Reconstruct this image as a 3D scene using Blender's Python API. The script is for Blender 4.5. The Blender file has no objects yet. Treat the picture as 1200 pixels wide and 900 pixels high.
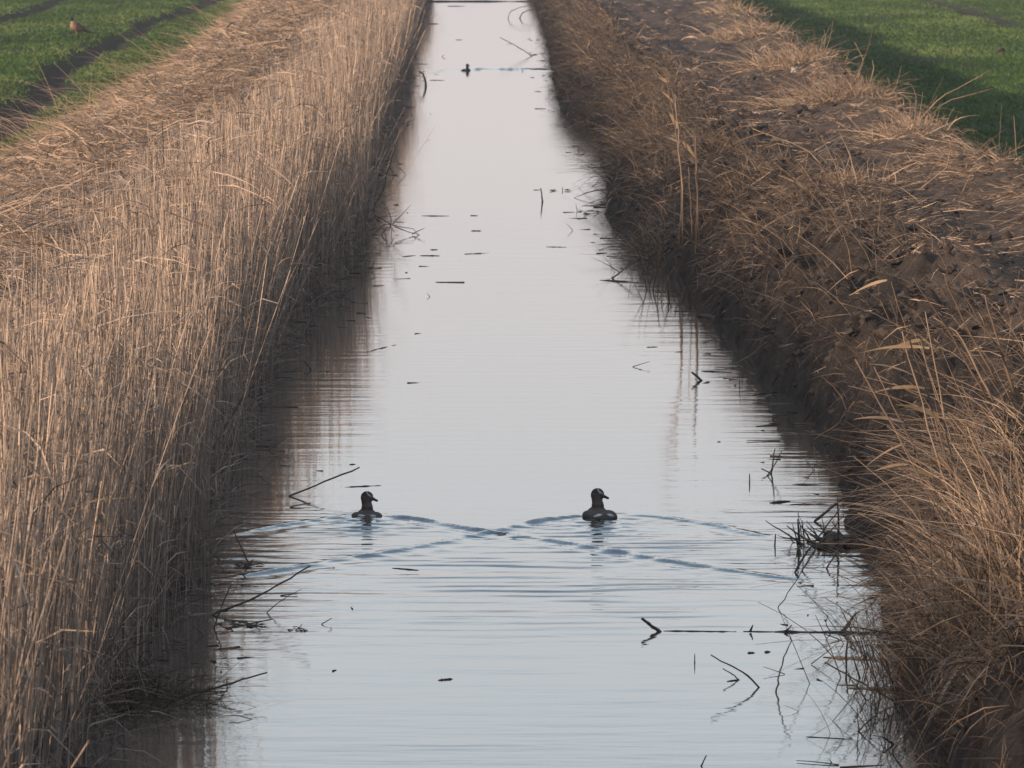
import bpy, bmesh, math, random
import numpy as np
from mathutils import Vector, Matrix
from mathutils.bvhtree import BVHTree

SC = bpy.context.scene
COL = SC.collection
rng = np.random.default_rng(11)
random.seed(11)

# ------------------------------------------------------------------ camera numbers
FPX, VX, VY, H = 9000.0, 555.0, -105.0, 4.28      # focal length in px of a 1200 px frame, vanishing point, eye height


def dist(py, z=0.0):
    return FPX * (H - z) / (py - VY)


def pt(px, py, d):                                  # point seen at a pixel, d metres along the canal
    return Vector(((px - VX) * d / FPX, d, H - (py - VY) * d / FPX))


def onz(px, py, z=0.0):
    return pt(px, py, dist(py, z))


# ------------------------------------------------------------------ tagging
def tag(o, label=None, cat=None, group=None, kind=None):
    if label: o['label'] = label
    if cat: o['category'] = cat
    if group: o['group'] = group
    if kind: o['kind'] = kind
    return o


def empty(name, loc, rz=0.0):
    o = bpy.data.objects.new(name, None)
    o.empty_display_size = 0.1
    o.location = loc
    o.rotation_euler = (0, 0, rz)
    COL.objects.link(o)
    return o


# ------------------------------------------------------------------ noise
def _h(ix, iy, seed):
    n = (ix.astype(np.int64) * 374761393 + iy.astype(np.int64) * 668265263 + seed * 974634777) & 0xFFFFFFFF
    n = ((n ^ (n >> 13)) * 1274126177) & 0xFFFFFFFF
    n = (n ^ (n >> 16)) & 0xFFFFFF
    return n / float(0xFFFFFF)


def vn(x, y, seed=0):
    x = np.asarray(x, float); y = np.asarray(y, float)
    xi = np.floor(x); yi = np.floor(y)
    fx = x - xi; fy = y - yi
    fx = fx * fx * (3 - 2 * fx); fy = fy * fy * (3 - 2 * fy)
    a = _h(xi, yi, seed); b = _h(xi + 1, yi, seed); c = _h(xi, yi + 1, seed); d = _h(xi + 1, yi + 1, seed)
    return (a * (1 - fx) + b * fx) * (1 - fy) + (c * (1 - fx) + d * fx) * fy


def fbm(x, y, seed=0, octs=4, gain=0.5):
    s = 0; a = 1; t = 0
    for i in range(octs):
        s = s + a * (vn(x * 2 ** i, y * 2 ** i, seed + i * 17) - 0.5)
        t += a; a *= gain
    return s / t * 2


# ------------------------------------------------------------------ the canal's shape
def _edge(tab):
    d = np.array([38520.0 / (y + 105) for y, _ in tab]); x = np.array([(p - 555) * 4.28 / (y + 105) for y, p in tab])
    i = np.argsort(d)
    return d[i], x[i]


RE = _edge([(890, 1092), (700, 1022), (600, 1008), (520, 975), (450, 905), (390, 852), (340, 806), (290, 748), (250, 708),
            (200, 708), (150, 692), (130, 655), (100, 648), (60, 641), (30, 634), (0, 621)])
LE = _edge([(890, 88), (800, 128), (700, 215), (640, 238), (600, 250), (500, 285), (430, 318), (380, 345), (320, 405), (290, 432),
            (200, 440), (150, 455), (100, 475), (30, 490), (0, 503)])


def eR(Y):
    return np.interp(Y, RE[0], RE[1]) + np.interp(Y, [60, 100, 400], [0, .10, .18]) + 0.24 * fbm(Y * 0.7, Y * 0 + 3.3, 5, 4, .65)


def eL(Y):
    return np.interp(Y, LE[0], LE[1]) - np.interp(Y, [50, 100, 400], [0, .10, .16]) + 0.12 * fbm(Y * 0.8, Y * 0 + 7.3, 9, 3)


def xr(Y):      # field-side edge of the right bank
    return np.interp(Y, [0, 90, 130, 180, 250, 400], [6.3, 6.3, 6.7, 7.2, 8.3, 9.0]) + 0.35 * fbm(Y * 0.12, Y * 0 + 1.3, 21, 2)


def xl(Y):      # field-side edge of the left bank
    return np.interp(Y, [0, 90, 130, 165, 200, 300, 400], [-5.75, -5.75, -5.7, -5.9, -6.3, -7.2, -7.5]) + 0.25 * fbm(Y * 0.15, Y * 0 + 5.3, 22, 2)


RUTS = [([100, 130, 161, 195, 255, 307, 420], [-7.6, -8.05, -8.9, -9.85, -10.6, -10.6, -10.8], 0.42),
        ([150, 255, 315, 420], [-14.6, -15.7, -17.0, -18.6], 0.40),
        ([150, 250, 303, 420], [16.0, 17.7, 18.7, 20.5], 0.40)]


def rut(X, Y):
    m = np.zeros_like(X)
    for ys, xs, w in RUTS:
        c = np.interp(Y, ys, xs) + 0.35 * fbm(Y * 0.1, Y * 0 + w, 31, 3)
        w2 = w * (1 + 0.5 * fbm(Y * 0.3, Y * 0 + 9, 33, 2))
        m = np.maximum(m, np.exp(-((X - c) / w2) ** 2))
    return m


def ground(X, Y, fine=True):
    X = np.asarray(X, float); Y = np.asarray(Y, float)
    l, r = eL(Y), eR(Y)
    L2, R2 = xl(Y), xr(Y)
    mid = (l + r) / 2
    # left
    bh = np.interp(Y, [0, 90, 150, 220], [1.0, 1.0, 1.1, 1.3])
    u = l - X
    ub = l - L2
    zl = np.where(u < 0, -0.9 * np.minimum(-u, 0.9),
                  np.where(u < 2.4, bh * (1 - (1 - np.clip(u / 2.4, 0, 1)) ** 1.6),
                           np.where(u < ub, bh, np.maximum(0.6, bh - 0.55 * (u - ub)))))
    # right
    u = X - r
    top = np.maximum(4.15 + 0.35 * fbm(Y * 0.22, Y * 0 + 2.2, 41, 2), r + 1.1)
    t = np.clip(u / (top - r), 0, 1)
    slope = 1.18 * np.interp(t, [0, 0.06, 0.3, 0.7, 1], [0, 0.27, 0.62, 0.92, 1.0])
    ridge = 0.16 * np.exp(-((X - R2 + 0.3) / 0.6) ** 2)
    zr = np.where(u < 0, -0.9 * np.minimum(-u, 0.9), np.where(X < top, slope, 1.18) + ridge)
    zr = np.where(X > R2, np.maximum(0.55, 1.18 + ridge - 0.45 * (X - R2)), zr)
    z = np.where(X < mid, zl, zr)
    if fine:
        near = np.exp(-np.maximum(Y - 140, 0) / 160)
        lump = 0.40 * fbm(X * 1.6, Y * 0.7, 51, 3) + 0.30 * (np.abs(fbm(X * 3.6, Y * 2.0, 61, 4, .6)) * 2 - 0.6)
        bank = np.clip((X - r) / 0.25, 0, 1) * np.clip((R2 + 0.6 - X) / 0.8, 0, 1) * (X > mid)
        amp = np.interp(X - top, [-.5, .35], [0.68, 0.24]) * bank
        z = z + (lump + 0.17 * fbm(X * 8.5, Y * 6.0, 65, 3)) * amp
        # wheel and bucket marks along the path
        path = np.clip((X - top) / 0.4, 0, 1) * np.clip((R2 - 0.7 - X) / 0.4, 0, 1) * (X > mid)
        z = z + path * 0.05 * fbm(X * 0.5, Y * 2.4, 71, 3)
        z = z + path * -0.06 * (np.exp(-((X - 4.95) / 0.22) ** 2) + np.exp(-((X - 6.0) / 0.22) ** 2))
        fld = np.clip((X - R2 - 1) / 0.5, 0, 1) + np.clip((L2 - 1 - X) / 0.5, 0, 1)
        z = z + fld * (0.05 * fbm(X * 1.1, Y * 0.35, 81, 3))
        z = z - 0.20 * rut(X, Y) * fld
        shore = np.clip((X - r) / 0.3, 0, 1) * (X > mid)
        z = np.where((X > r + 0.05) & (X > mid), np.maximum(z, 0.015 + 0.0 * shore), z)
    return z


# ------------------------------------------------------------------ mesh gathering
class Geo:
    def __init__(self):
        self.v = []; self.q = []; self.t = []; self.r = []; self.n = 0

    def add(self, v, q=None, t=None, r=None):
        v = np.asarray(v, float).reshape(-1, 3)
        self.v.append(v)
        if q is not None and len(q): self.q.append(np.asarray(q, np.int64) + self.n)
        if t is not None and len(t): self.t.append(np.asarray(t, np.int64) + self.n)
        if r is None: r = np.full(len(v), 0.5)
        self.r.append(np.broadcast_to(np.asarray(r, float), (len(v),)).copy())
        self.n += len(v)
        return self

    def mesh(self, name, smooth=False):
        v = np.concatenate(self.v)
        q = np.concatenate(self.q) if self.q else np.zeros((0, 4), np.int64)
        t = np.concatenate(self.t) if self.t else np.zeros((0, 3), np.int64)
        m = bpy.data.meshes.new(name)
        m.vertices.add(len(v)); m.vertices.foreach_set('co', v.astype(np.float32).ravel())
        nl = q.size + t.size
        m.loops.add(nl)
        m.loops.foreach_set('vertex_index', np.concatenate([q.ravel(), t.ravel()]).astype(np.int32))
        m.polygons.add(len(q) + len(t))
        st = np.concatenate([np.arange(len(q)) * 4, q.size + np.arange(len(t)) * 3]).astype(np.int32)
        m.polygons.foreach_set('loop_start', st)
        m.update(calc_edges=True)
        if smooth: m.shade_smooth()
        else: m.shade_flat()
        a = m.attributes.new('tint', 'FLOAT', 'POINT')
        a.data.foreach_set('value', np.concatenate(self.r).astype(np.float32))
        return m

    def build(self, name, mat, parent=None, smooth=False):
        m = self.mesh(name, smooth)
        m.materials.append(mat)
        o = bpy.data.objects.new(name, m)
        COL.objects.link(o)
        if parent is not None: o.parent = parent
        return o


def unit(a):
    return a / np.maximum(np.linalg.norm(a, axis=-1, keepdims=True), 1e-9)


def strands(g, base, dirs, length, bend, rad, K=3, S=3, tint=None, tip=0.45):
    """round stalks: p(t) = base + dir*L*t + bend*L*t*t"""
    N = len(base)
    if N == 0: return
    length = np.broadcast_to(np.asarray(length, float), (N,)); rad = np.broadcast_to(np.asarray(rad, float), (N,))
    d = unit(dirs)
    ref = unit(rng.normal(size=(N, 3)))
    s1 = unit(np.cross(d, ref)); s2 = np.cross(d, s1)
    ts = np.linspace(0, 1, K + 1)
    ang = np.arange(S) * 2 * math.pi / S
    P = base[:, None, :] + d[:, None, :] * (length[:, None] * ts)[..., None] + bend[:, None, :] * (length[:, None] * ts ** 2)[..., None]
    R = rad[:, None] * (1 - (1 - tip) * ts)[None, :]
    ring = (np.cos(ang)[None, :, None] * s1[:, None, :] + np.sin(ang)[None, :, None] * s2[:, None, :])
    V = P[:, :, None, :] + R[:, :, None, None] * ring[:, None, :, :]
    idx = np.arange(N * (K + 1) * S).reshape(N, K + 1, S)
    a = idx[:, :-1, :]; b = np.roll(idx, -1, 2)[:, :-1, :]; c = np.roll(idx, -1, 2)[:, 1:, :]; e = idx[:, 1:, :]
    Q = np.stack([a, b, c, e], -1).reshape(-1, 4)
    tint = rng.random(N) if tint is None else np.broadcast_to(tint, (N,))
    g.add(V.reshape(-1, 3), q=Q, r=np.repeat(tint, (K + 1) * S))


def ribbons(g, base, dirs, length, bend, width, K=3, tint=None, fat=0.35):
    """leaf blades: tapering strips folded slightly along the length"""
    N = len(base)
    if N == 0: return
    length = np.broadcast_to(np.asarray(length, float), (N,)); width = np.broadcast_to(np.asarray(width, float), (N,))
    d = unit(dirs)
    s = unit(np.cross(d, unit(rng.normal(size=(N, 3)))))
    ts = np.linspace(0, 1, K + 1)
    P = base[:, None, :] + d[:, None, :] * (length[:, None] * ts)[..., None] + bend[:, None, :] * (length[:, None] * ts ** 2)[..., None]
    prof = np.where(ts < fat, 0.45 + 0.55 * ts / fat, 1 - 0.92 * (ts - fat) / (1 - fat))
    tw = rng.normal(size=N) * 0.8
    s2 = np.cross(d, s)
    side = s[:, None, :] * np.cos(tw[:, None] * ts)[..., None] + s2[:, None, :] * np.sin(tw[:, None] * ts)[..., None]
    off = side * (width[:, None] * prof[None, :] * 0.5)[..., None]
    V = np.stack([P - off, P + off], 2)
    idx = np.arange(N * (K + 1) * 2).reshape(N, K + 1, 2)
    Q = np.stack([idx[:, :-1, 0], idx[:, :-1, 1], idx[:, 1:, 1], idx[:, 1:, 0]], -1).reshape(-1, 4)
    tint = rng.random(N) if tint is None else np.broadcast_to(tint, (N,))
    g.add(V.reshape(-1, 3), q=Q, r=np.repeat(tint, (K + 1) * 2))


def tube(g, pts, radii, S=7, jitter=0.0, tint=0.5, caps=True):
    pts = [Vector(p) for p in pts]
    n = len(pts)
    V = []; prev = None
    for i, p in enumerate(pts):
        tdir = (pts[min(i + 1, n - 1)] - pts[max(i - 1, 0)]).normalized()
        if prev is None:
            ref = Vector((0.31, 0.2, 0.93)) if abs(tdir.z) < 0.9 else Vector((1, 0, 0.1))
            a = tdir.cross(ref).normalized()
        else:
            a = (prev - tdir * prev.dot(tdir)).normalized()
        prev = a
        b = tdir.cross(a)
        r = radii[i] if hasattr(radii, '__len__') else radii
        for k in range(S):
            an = 2 * math.pi * k / S
            rr = r * (1 + jitter * (random.random() - 0.5) * 2)
            V.append(p + (a * math.cos(an) + b * math.sin(an)) * rr)
    Q = [(i * S + k, i * S + (k + 1) % S, (i + 1) * S + (k + 1) % S, (i + 1) * S + k) for i in range(n - 1) for k in range(S)]
    T = []
    if caps:
        c0 = len(V); V.append(pts[0]); c1 = len(V); V.append(pts[-1])
        T = [(c0, (k + 1) % S, k) for k in range(S)] + [(c1, (n - 1) * S + k, (n - 1) * S + (k + 1) % S) for k in range(S)]
    g.add([tuple(v) for v in V], q=Q, t=T, r=tint)


def subdiv(pts, n, wob=0.0):
    """polyline resampled with a little natural wander"""
    pts = [Vector(p) for p in pts]
    seg = [(pts[i + 1] - pts[i]).length for i in range(len(pts) - 1)]
    tot = sum(seg); out = []
    for k in range(n + 1):
        s = tot * k / n; i = 0
        while i < len(seg) - 1 and s > seg[i]: s -= seg[i]; i += 1
        p = pts[i].lerp(pts[i + 1], min(1, s / max(seg[i], 1e-9)))
        w = wob * tot if 0 < k < n else 0
        out.append(p + Vector((random.gauss(0, w), random.gauss(0, w), random.gauss(0, w * 0.6))))
    return out


# ------------------------------------------------------------------ materials
def new_mat(name):
    m = bpy.data.materials.new(name); m.use_nodes = True
    nt = m.node_tree
    b = next(n for n in nt.nodes if n.type == 'BSDF_PRINCIPLED')
    return m, nt, b


def ramp(nt, stops, interp='LINEAR'):
    n = nt.nodes.new('ShaderNodeValToRGB')
    n.color_ramp.interpolation = interp
    e = n.color_ramp.elements
    while len(e) > 1: e.remove(e[-1])
    e[0].position = stops[0][0]; e[0].color = (*stops[0][1], 1)
    for p, c in stops[1:]:
        x = e.new(p); x.color = (*c, 1)
    return n


def noise(nt, scale, detail=4, rough=0.55, vec=None):
    n = nt.nodes.new('ShaderNodeTexNoise')
    n.inputs['Scale'].default_value = scale; n.inputs['Detail'].default_value = detail; n.inputs['Roughness'].default_value = rough
    if vec is not None: nt.links.new(vec, n.inputs['Vector'])
    return n


def objcoord(nt, scale=(1, 1, 1)):
    g = nt.nodes.new('ShaderNodeNewGeometry')
    m = nt.nodes.new('ShaderNodeMapping')
    m.inputs['Scale'].default_value = scale
    nt.links.new(g.outputs['Position'], m.inputs['Vector'])
    return m.outputs['Vector']


def mix(nt, fac, a, b):
    n = nt.nodes.new('ShaderNodeMix'); n.data_type = 'RGBA'
    for s, v in ((0, fac), (6, a), (7, b)):
        if hasattr(v, 'default_value') or hasattr(v, 'is_output'): nt.links.new(v, n.inputs[s])
        else: n.inputs[s].default_value = v if s == 0 else (*v, 1)
    return n.outputs[2]


def attr(nt, name):
    n = nt.nodes.new('ShaderNodeAttribute'); n.attribute_name = name
    return n.outputs['Fac']


def straw_mat(name, stops, rough=0.62, transl=0.0, streak=True):
    m, nt, b = new_mat(name)
    r = ramp(nt, stops)
    nt.links.new(attr(nt, 'tint'), r.inputs['Fac'])
    col = r.outputs['Color']
    if streak:
        n = noise(nt, 9.0, 3, 0.6, objcoord(nt, (1, 1, 0.6)))
        rr = ramp(nt, [(0.3, (0.62, 0.60, 0.58)), (0.7, (1.12, 1.08, 1.02))])
        nt.links.new(n.outputs['Fac'], rr.inputs['Fac'])
        mm = nt.nodes.new('ShaderNodeMix'); mm.data_type = 'RGBA'; mm.blend_type = 'MULTIPLY'; mm.inputs[0].default_value = 0.8
        nt.links.new(col, mm.inputs[6]); nt.links.new(rr.outputs['Color'], mm.inputs[7])
        col = mm.outputs[2]
    nt.links.new(col, b.inputs['Base Color'])
    b.inputs['Roughness'].default_value = rough
    b.inputs['Specular IOR Level'].default_value = 0.3
    if transl > 0:
        out = next(n for n in nt.nodes if n.type == 'OUTPUT_MATERIAL')
        tr = nt.nodes.new('ShaderNodeBsdfTranslucent'); nt.links.new(col, tr.inputs['Color'])
        ms = nt.nodes.new('ShaderNodeMixShader'); ms.inputs[0].default_value = transl
        nt.links.new(b.outputs[0], ms.inputs[1]); nt.links.new(tr.outputs[0], ms.inputs[2]); nt.links.new(ms.outputs[0], out.inputs['Surface'])
    return m


M = {}
M['reed'] = straw_mat('dry_reed', [(0, (0.13, 0.105, 0.092)), (0.3, (0.27, 0.218, 0.183)), (0.65, (0.39, 0.314, 0.258)), (1, (0.57, 0.455, 0.36))])
M['mat'] = straw_mat('matted_straw', [(0, (0.16, 0.117, 0.087)), (0.4, (0.38, 0.285, 0.213)), (1, (0.62, 0.48, 0.36))], transl=0.15)
M['litter'] = straw_mat('straw_litter', [(0, (0.045, 0.034, 0.029)), (0.4, (0.16, 0.118, 0.089)), (0.75, (0.37, 0.278, 0.205)), (1, (0.62, 0.48, 0.36))], transl=0.08)
M['tuft'] = straw_mat('tuft_straw', [(0, (0.085, 0.062, 0.048)), (0.4, (0.25, 0.185, 0.135)), (1, (0.56, 0.43, 0.31))], transl=0.12)
M['sedge'] = straw_mat('wet_sedge', [(0, (0.050, 0.040, 0.033)), (0.6, (0.16, 0.122, 0.094)), (1, (0.36, 0.275, 0.20))], transl=0.1)
M['leaf'] = straw_mat('pale_reed_leaf', [(0, (0.26, 0.19, 0.12)), (1, (0.50, 0.38, 0.25))], transl=0.3)
M['green'] = straw_mat('crop_blade', [(0, (0.042, 0.092, 0.024)), (0.6, (0.090, 0.172, 0.040)), (1, (0.17, 0.23, 0.08))], transl=0.25, streak=False)


def twig_mat(name, a, b_, rough=0.55):
    m, nt, b = new_mat(name)
    n = noise(nt, 30, 5, 0.65, objcoord(nt))
    r = ramp(nt, [(0.3, a), (0.75, b_)])
    nt.links.new(n.outputs['Fac'], r.inputs['Fac']); nt.links.new(r.outputs['Color'], b.inputs['Base Color'])
    b.inputs['Roughness'].default_value = rough
    bp = nt.nodes.new('ShaderNodeBump'); bp.inputs['Strength'].default_value = 0.5; bp.inputs['Distance'].default_value = 0.004
    nt.links.new(n.outputs['Fac'], bp.inputs['Height']); nt.links.new(bp.outputs[0], b.inputs['Normal'])
    return m


M['wet'] = twig_mat('wet_twig', (0.028, 0.022, 0.020), (0.095, 0.073, 0.058), 0.45)
M['dead'] = twig_mat('dead_stem', (0.050, 0.041, 0.036), (0.125, 0.100, 0.080))
M['pale'] = twig_mat('pale_stem', (0.20, 0.15, 0.10), (0.40, 0.30, 0.19))
M['bark'] = twig_mat('sodden_bark', (0.040, 0.030, 0.024), (0.13, 0.095, 0.066))
M['chalk'] = twig_mat('pale_lump', (0.36, 0.34, 0.31), (0.55, 0.52, 0.48), 0.8)
M['clod'] = twig_mat('dark_clod', (0.026, 0.021, 0.018), (0.085, 0.066, 0.052), 0.9)


def ground_mat():
    m, nt, b = new_mat('earth_and_crop')
    co = objcoord(nt)
    n1 = noise(nt, 5.5, 9, 0.72, co)
    soil = ramp(nt, [(0.25, (0.020, 0.0175, 0.0165)), (0.5, (0.046, 0.039, 0.035)), (0.78, (0.105, 0.086, 0.072))])
    nt.links.new(n1.outputs['Fac'], soil.inputs['Fac'])
    n2 = noise(nt, 1.1, 6, 0.7, objcoord(nt, (0.6, 1.6, 1)))
    path = ramp(nt, [(0.3, (0.065, 0.051, 0.043)), (0.55, (0.130, 0.101, 0.082)), (0.8, (0.22, 0.172, 0.137))])
    nt.links.new(n2.outputs['Fac'], path.inputs['Fac'])
    n3 = noise(nt, 0.5, 8, 0.65, objcoord(nt, (1.5, 0.5, 1)))
    crop = ramp(nt, [(0.25, (0.022, 0.040, 0.012)), (0.45, (0.036, 0.078, 0.018)), (0.75, (0.056, 0.108, 0.025))])
    nt.links.new(n3.outputs['Fac'], crop.inputs['Fac'])
    n4 = noise(nt, 7, 6, 0.7, co)
    straw = ramp(nt, [(0.3, (0.11, 0.080, 0.050)), (0.7, (0.30, 0.22, 0.14))])
    nt.links.new(n4.outputs['Fac'], straw.inputs['Fac'])
    c = mix(nt, attr(nt, 'path'), soil.outputs['Color'], path.outputs['Color'])
    c = mix(nt, attr(nt, 'straw'), c, straw.outputs['Color'])
    c = mix(nt, attr(nt, 'crop'), c, crop.outputs['Color'])
    nt.links.new(c, b.inputs['Base Color'])
    b.inputs['Roughness'].default_value = 0.92
    b.inputs['Specular IOR Level'].default_value = 0.2
    bn = noise(nt, 14, 6, 0.7, co)
    bp = nt.nodes.new('ShaderNodeBump'); bp.inputs['Strength'].default_value = 1.0; bp.inputs['Distance'].default_value = 0.07
    nt.links.new(bn.outputs['Fac'], bp.inputs['Height']); nt.links.new(bp.outputs[0], b.inputs['Normal'])
    return m


def water_mat():
    m, nt, b = new_mat('canal_water')
    b.inputs['Base Color'].default_value = (0.085, 0.080, 0.070, 1)
    b.inputs['Roughness'].default_value = 0.03
    b.inputs['IOR'].default_value = 1.40
    b.inputs['Specular IOR Level'].default_value = 0.5
    # small wind ripples: crests lie across the canal; patches of calm
    w1 = noise(nt, 1.0, 4, 0.45, objcoord(nt, (0.8, 2.3, 1)))
    w2 = noise(nt, 1.0, 3, 0.5, objcoord(nt, (3.5, 8, 1)))
    calm = noise(nt, 1.0, 3, 0.5, objcoord(nt, (0.30, 0.10, 1)))
    cr = nt.nodes.new('ShaderNodeMapRange'); cr.inputs[1].default_value = 0.35; cr.inputs[2].default_value = 0.65
    cr.inputs[3].default_value = 0.35; cr.inputs[4].default_value = 1.0
    nt.links.new(calm.outputs['Fac'], cr.inputs[0])
    ad = nt.nodes.new('ShaderNodeMath'); ad.operation = 'MULTIPLY_ADD'; ad.inputs[1].default_value = 0.16
    nt.links.new(w2.outputs['Fac'], ad.inputs[0]); nt.links.new(w1.outputs['Fac'], ad.inputs[2])
    # the breeze reaches the near water, the far reach lies still
    at = attr(nt, 'breeze')
    ml = nt.nodes.new('ShaderNodeMath'); ml.operation = 'MULTIPLY'
    nt.links.new(ad.outputs[0], ml.inputs[0]); nt.links.new(cr.outputs[0], ml.inputs[1])
    ml2 = nt.nodes.new('ShaderNodeMath'); ml2.operation = 'MULTIPLY'
    nt.links.new(ml.outputs[0], ml2.inputs[0]); nt.links.new(at, ml2.inputs[1])
    bp = nt.nodes.new('ShaderNodeBump'); bp.inputs['Strength'].default_value = 1.0; bp.inputs['Distance'].default_value = 0.010
    nt.links.new(ml2.outputs[0], bp.inputs['Height']); nt.links.new(bp.outputs[0], b.inputs['Normal'])
    return m


M['ground'] = ground_mat()
M['water'] = water_mat()

# ------------------------------------------------------------------ ground sheet
def grid(xs, ys):
    X, Y = np.meshgrid(xs, ys)
    nx, ny = len(xs), len(ys)
    i = np.arange(nx * ny).reshape(ny, nx)
    Q = np.stack([i[:-1, :-1], i[:-1, 1:], i[1:, 1:], i[1:, :-1]], -1).reshape(-1, 4)
    return X.ravel(), Y.ravel(), Q


xs = np.concatenate([[-1500, -600, -250, -120, -70, -45], np.arange(-30, -6.5, 0.35), np.arange(-6.5, -1.0, 0.25), np.arange(-1.0, 1.5, 0.5),
                     np.arange(1.5, 4.9, 0.06), np.arange(4.9, 9.0, 0.12), np.arange(9, 30, 0.4), [45, 70, 120, 250, 600, 1500]])
ys = [-150, -60, -20, 0, 15, 25]
y = 30.0
while y < 460:
    ys.append(y); y += max(0.06, (y / 9000) * 9 * (0.9 + y / 150))
ys += [480, 540, 650, 850, 1200, 1800]
X, Y, Q = grid(xs, np.array(ys))
Z = ground(X, Y)
g = Geo().add(np.stack([X, Y, Z], 1), q=Q)
go = g.build('ground', M['ground'], smooth=True)
tag(go, kind='structure')


def set_attr(o, name, val):
    a = o.data.attributes.new(name, 'FLOAT', 'POINT'); a.data.foreach_set('value', np.asarray(val, np.float32))


lx, rx_, LL, RR = eL(Y), eR(Y), xl(Y), xr(Y)
rt = rut(X, Y)
crop = np.clip((X - RR - 0.7) / 0.5, 0, 1) + np.clip((LL - 0.5 - X) / 0.4, 0, 1)
crop = crop * (1 - np.clip(rt * 1.6, 0, 1)) * np.clip(1.15 - 1.6 * np.maximum(0, fbm(X * 0.5, Y * 0.12, 91, 4) - 0.15), 0.25, 1)
set_attr(go, 'crop', np.clip(crop, 0, 1))
straw = np.clip((lx - X - 0.4) / 1.5, 0, 1) * np.clip((X - LL + 0.6) / 0.4, 0, 1) + 0.7 * np.exp(-((X - RR + 0.2) / 0.5) ** 2)
set_attr(go, 'straw', np.clip(straw, 0, 1))
topx = 4.15
set_attr(go, 'path', np.clip((X - topx + 0.5 + 0.5 * fbm(X * 1.3, Y * 0.7, 95, 3)) / 0.9, 0, 1) * np.clip((RR - X) / 0.5, 0, 1))

# ------------------------------------------------------------------ water sheet with the ducks' wakes
def arm(pxs):
    return np.array([[onz(a, b).x, onz(a, b).y] for a, b in pxs])


def poly_dist(X, Y, P):
    """signed distance (positive on the far side), and arclength, to a polyline"""
    best = np.full(X.shape, 1e9); sgn = np.zeros(X.shape); al = np.zeros(X.shape); acc = 0
    for i in range(len(P) - 1):
        a, b = P[i], P[i + 1]; ab = b - a; L = np.hypot(*ab)
        t = ((X - a[0]) * ab[0] + (Y - a[1]) * ab[1]) / L ** 2
        tc = np.clip(t, 0, 1)
        dx = X - a[0] - ab[0] * tc; dy = Y - a[1] - ab[1] * tc
        d = np.hypot(dx, dy); m = d < best
        best = np.where(m, d, best); al = np.where(m, acc + tc * L, al)
        s = np.sign(dy) if abs(ab[0]) > 0 else np.sign(dx)
        sgn = np.where(m, s, sgn); acc += L
    return best * sgn, al, acc


ARMS = [([(411, 604), (350, 613), (300, 622), (238, 634)], 0.014, 0.30),
        ([(447, 603), (500, 611), (560, 622), (640, 633), (690, 641), (760, 654), (850, 668), (960, 684)], 0.015, 0.30),
        ([(690, 603), (640, 610), (585, 622), (520, 636), (420, 653), (340, 666), (255, 680)], 0.016, 0.32),
        ([(727, 602), (780, 607), (850, 618), (925, 636)], 0.013, 0.30),
        ([(541, 80.5), (528, 82), (515, 85.5)], 0.03, 1.2),
        ([(550, 80.3), (575, 80.6), (605, 81), (655, 83.5)], 0.03, 1.2)]


def water_h(X, Y):
    h = np.zeros_like(X)
    for pxs, A, wl in ARMS:
        s, al, tot = poly_dist(X, Y, arm(pxs))
        env = np.clip(al / 0.25, 0.55, 1) * (1 - 0.25 * np.clip(al / tot, 0, 1)) * np.clip((tot - al + 0.05) / 0.6, 0, 1)
        brk = 0.9 + 0.7 * fbm(al * 1.6, al * 0 + A * 900, 7, 2)
        wob = 0.04 * fbm(al * 1.1, al * 0 + A * 700, 17, 3)
        s = s + wob
        ww = wl * (0.11 + 0.035 * fbm(al * 1.7, al * 0 + A * 300, 27, 2))
        w = A * 0.95 * env * brk * (np.exp(-(s / ww) ** 2) - 0.35 * np.exp(-((s + wl * .45) / (wl * .22)) ** 2) + 0.22 * np.exp(-((s + wl * .9) / (wl * .22)) ** 2))
        w = w * (1 + .55 * fbm(X * 4.5, Y * 3.0, 161, 3))
        h = np.where(np.abs(w) > np.abs(h), w, h)
    # wave trains left between the two wakes
    c = onz(600, 680)
    for k, (x0, y0, sx, sy, wl, a, an) in enumerate([(640, 655, 1.4, 1.6, 0.42, .0035, .05), (560, 700, 1.5, 1.4, 0.36, .0035, -.06),
                                                    (430, 620, .6, 1.2, 0.3, .0030, .1), (705, 625, .7, 1.2, 0.3, .0030, -.08), (300, 650, .6, 1.2, .38, .0025, .2),
                                                    (830, 655, 1.0, 1.4, .4, .0025, -.2), (590, 730, 1.6, 1.3, .4, .0018, 0)]):
        p = onz(x0, y0)
        u = (Y - p.y) + an * (X - p.x)
        e = np.exp(-((X - p.x) / sx) ** 2 - ((Y - p.y) / sy) ** 2)
        h += 0.9 * a * e * np.sin(2 * math.pi * u / wl + 4.5 * fbm(X * 0.9, Y * 0.6, 101 + k, 2)) * (0.7 + 0.6 * fbm(X * 1.4, Y * 1.4, 131 + k, 2))
    # dimples right behind each floating bird
    for px, py in ((429, 606), (707, 607)):
        p = onz(px, py)
        e = np.exp(-((X - p.x) / 0.28) ** 2 - ((Y - p.y + 0.7) / 0.9) ** 2)
        h += 0.012 * e * fbm(X * 12, Y * 6, 140, 3)
    # fine broken chop over the ruffled stretch
    e = np.exp(-((Y - 51.5) / 3.0) ** 2) * (Y > 42) * (Y < 60)
    h = h + 0.0022 * e * fbm(X * 3.2, Y * 5.5, 151, 3)
    return h


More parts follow.
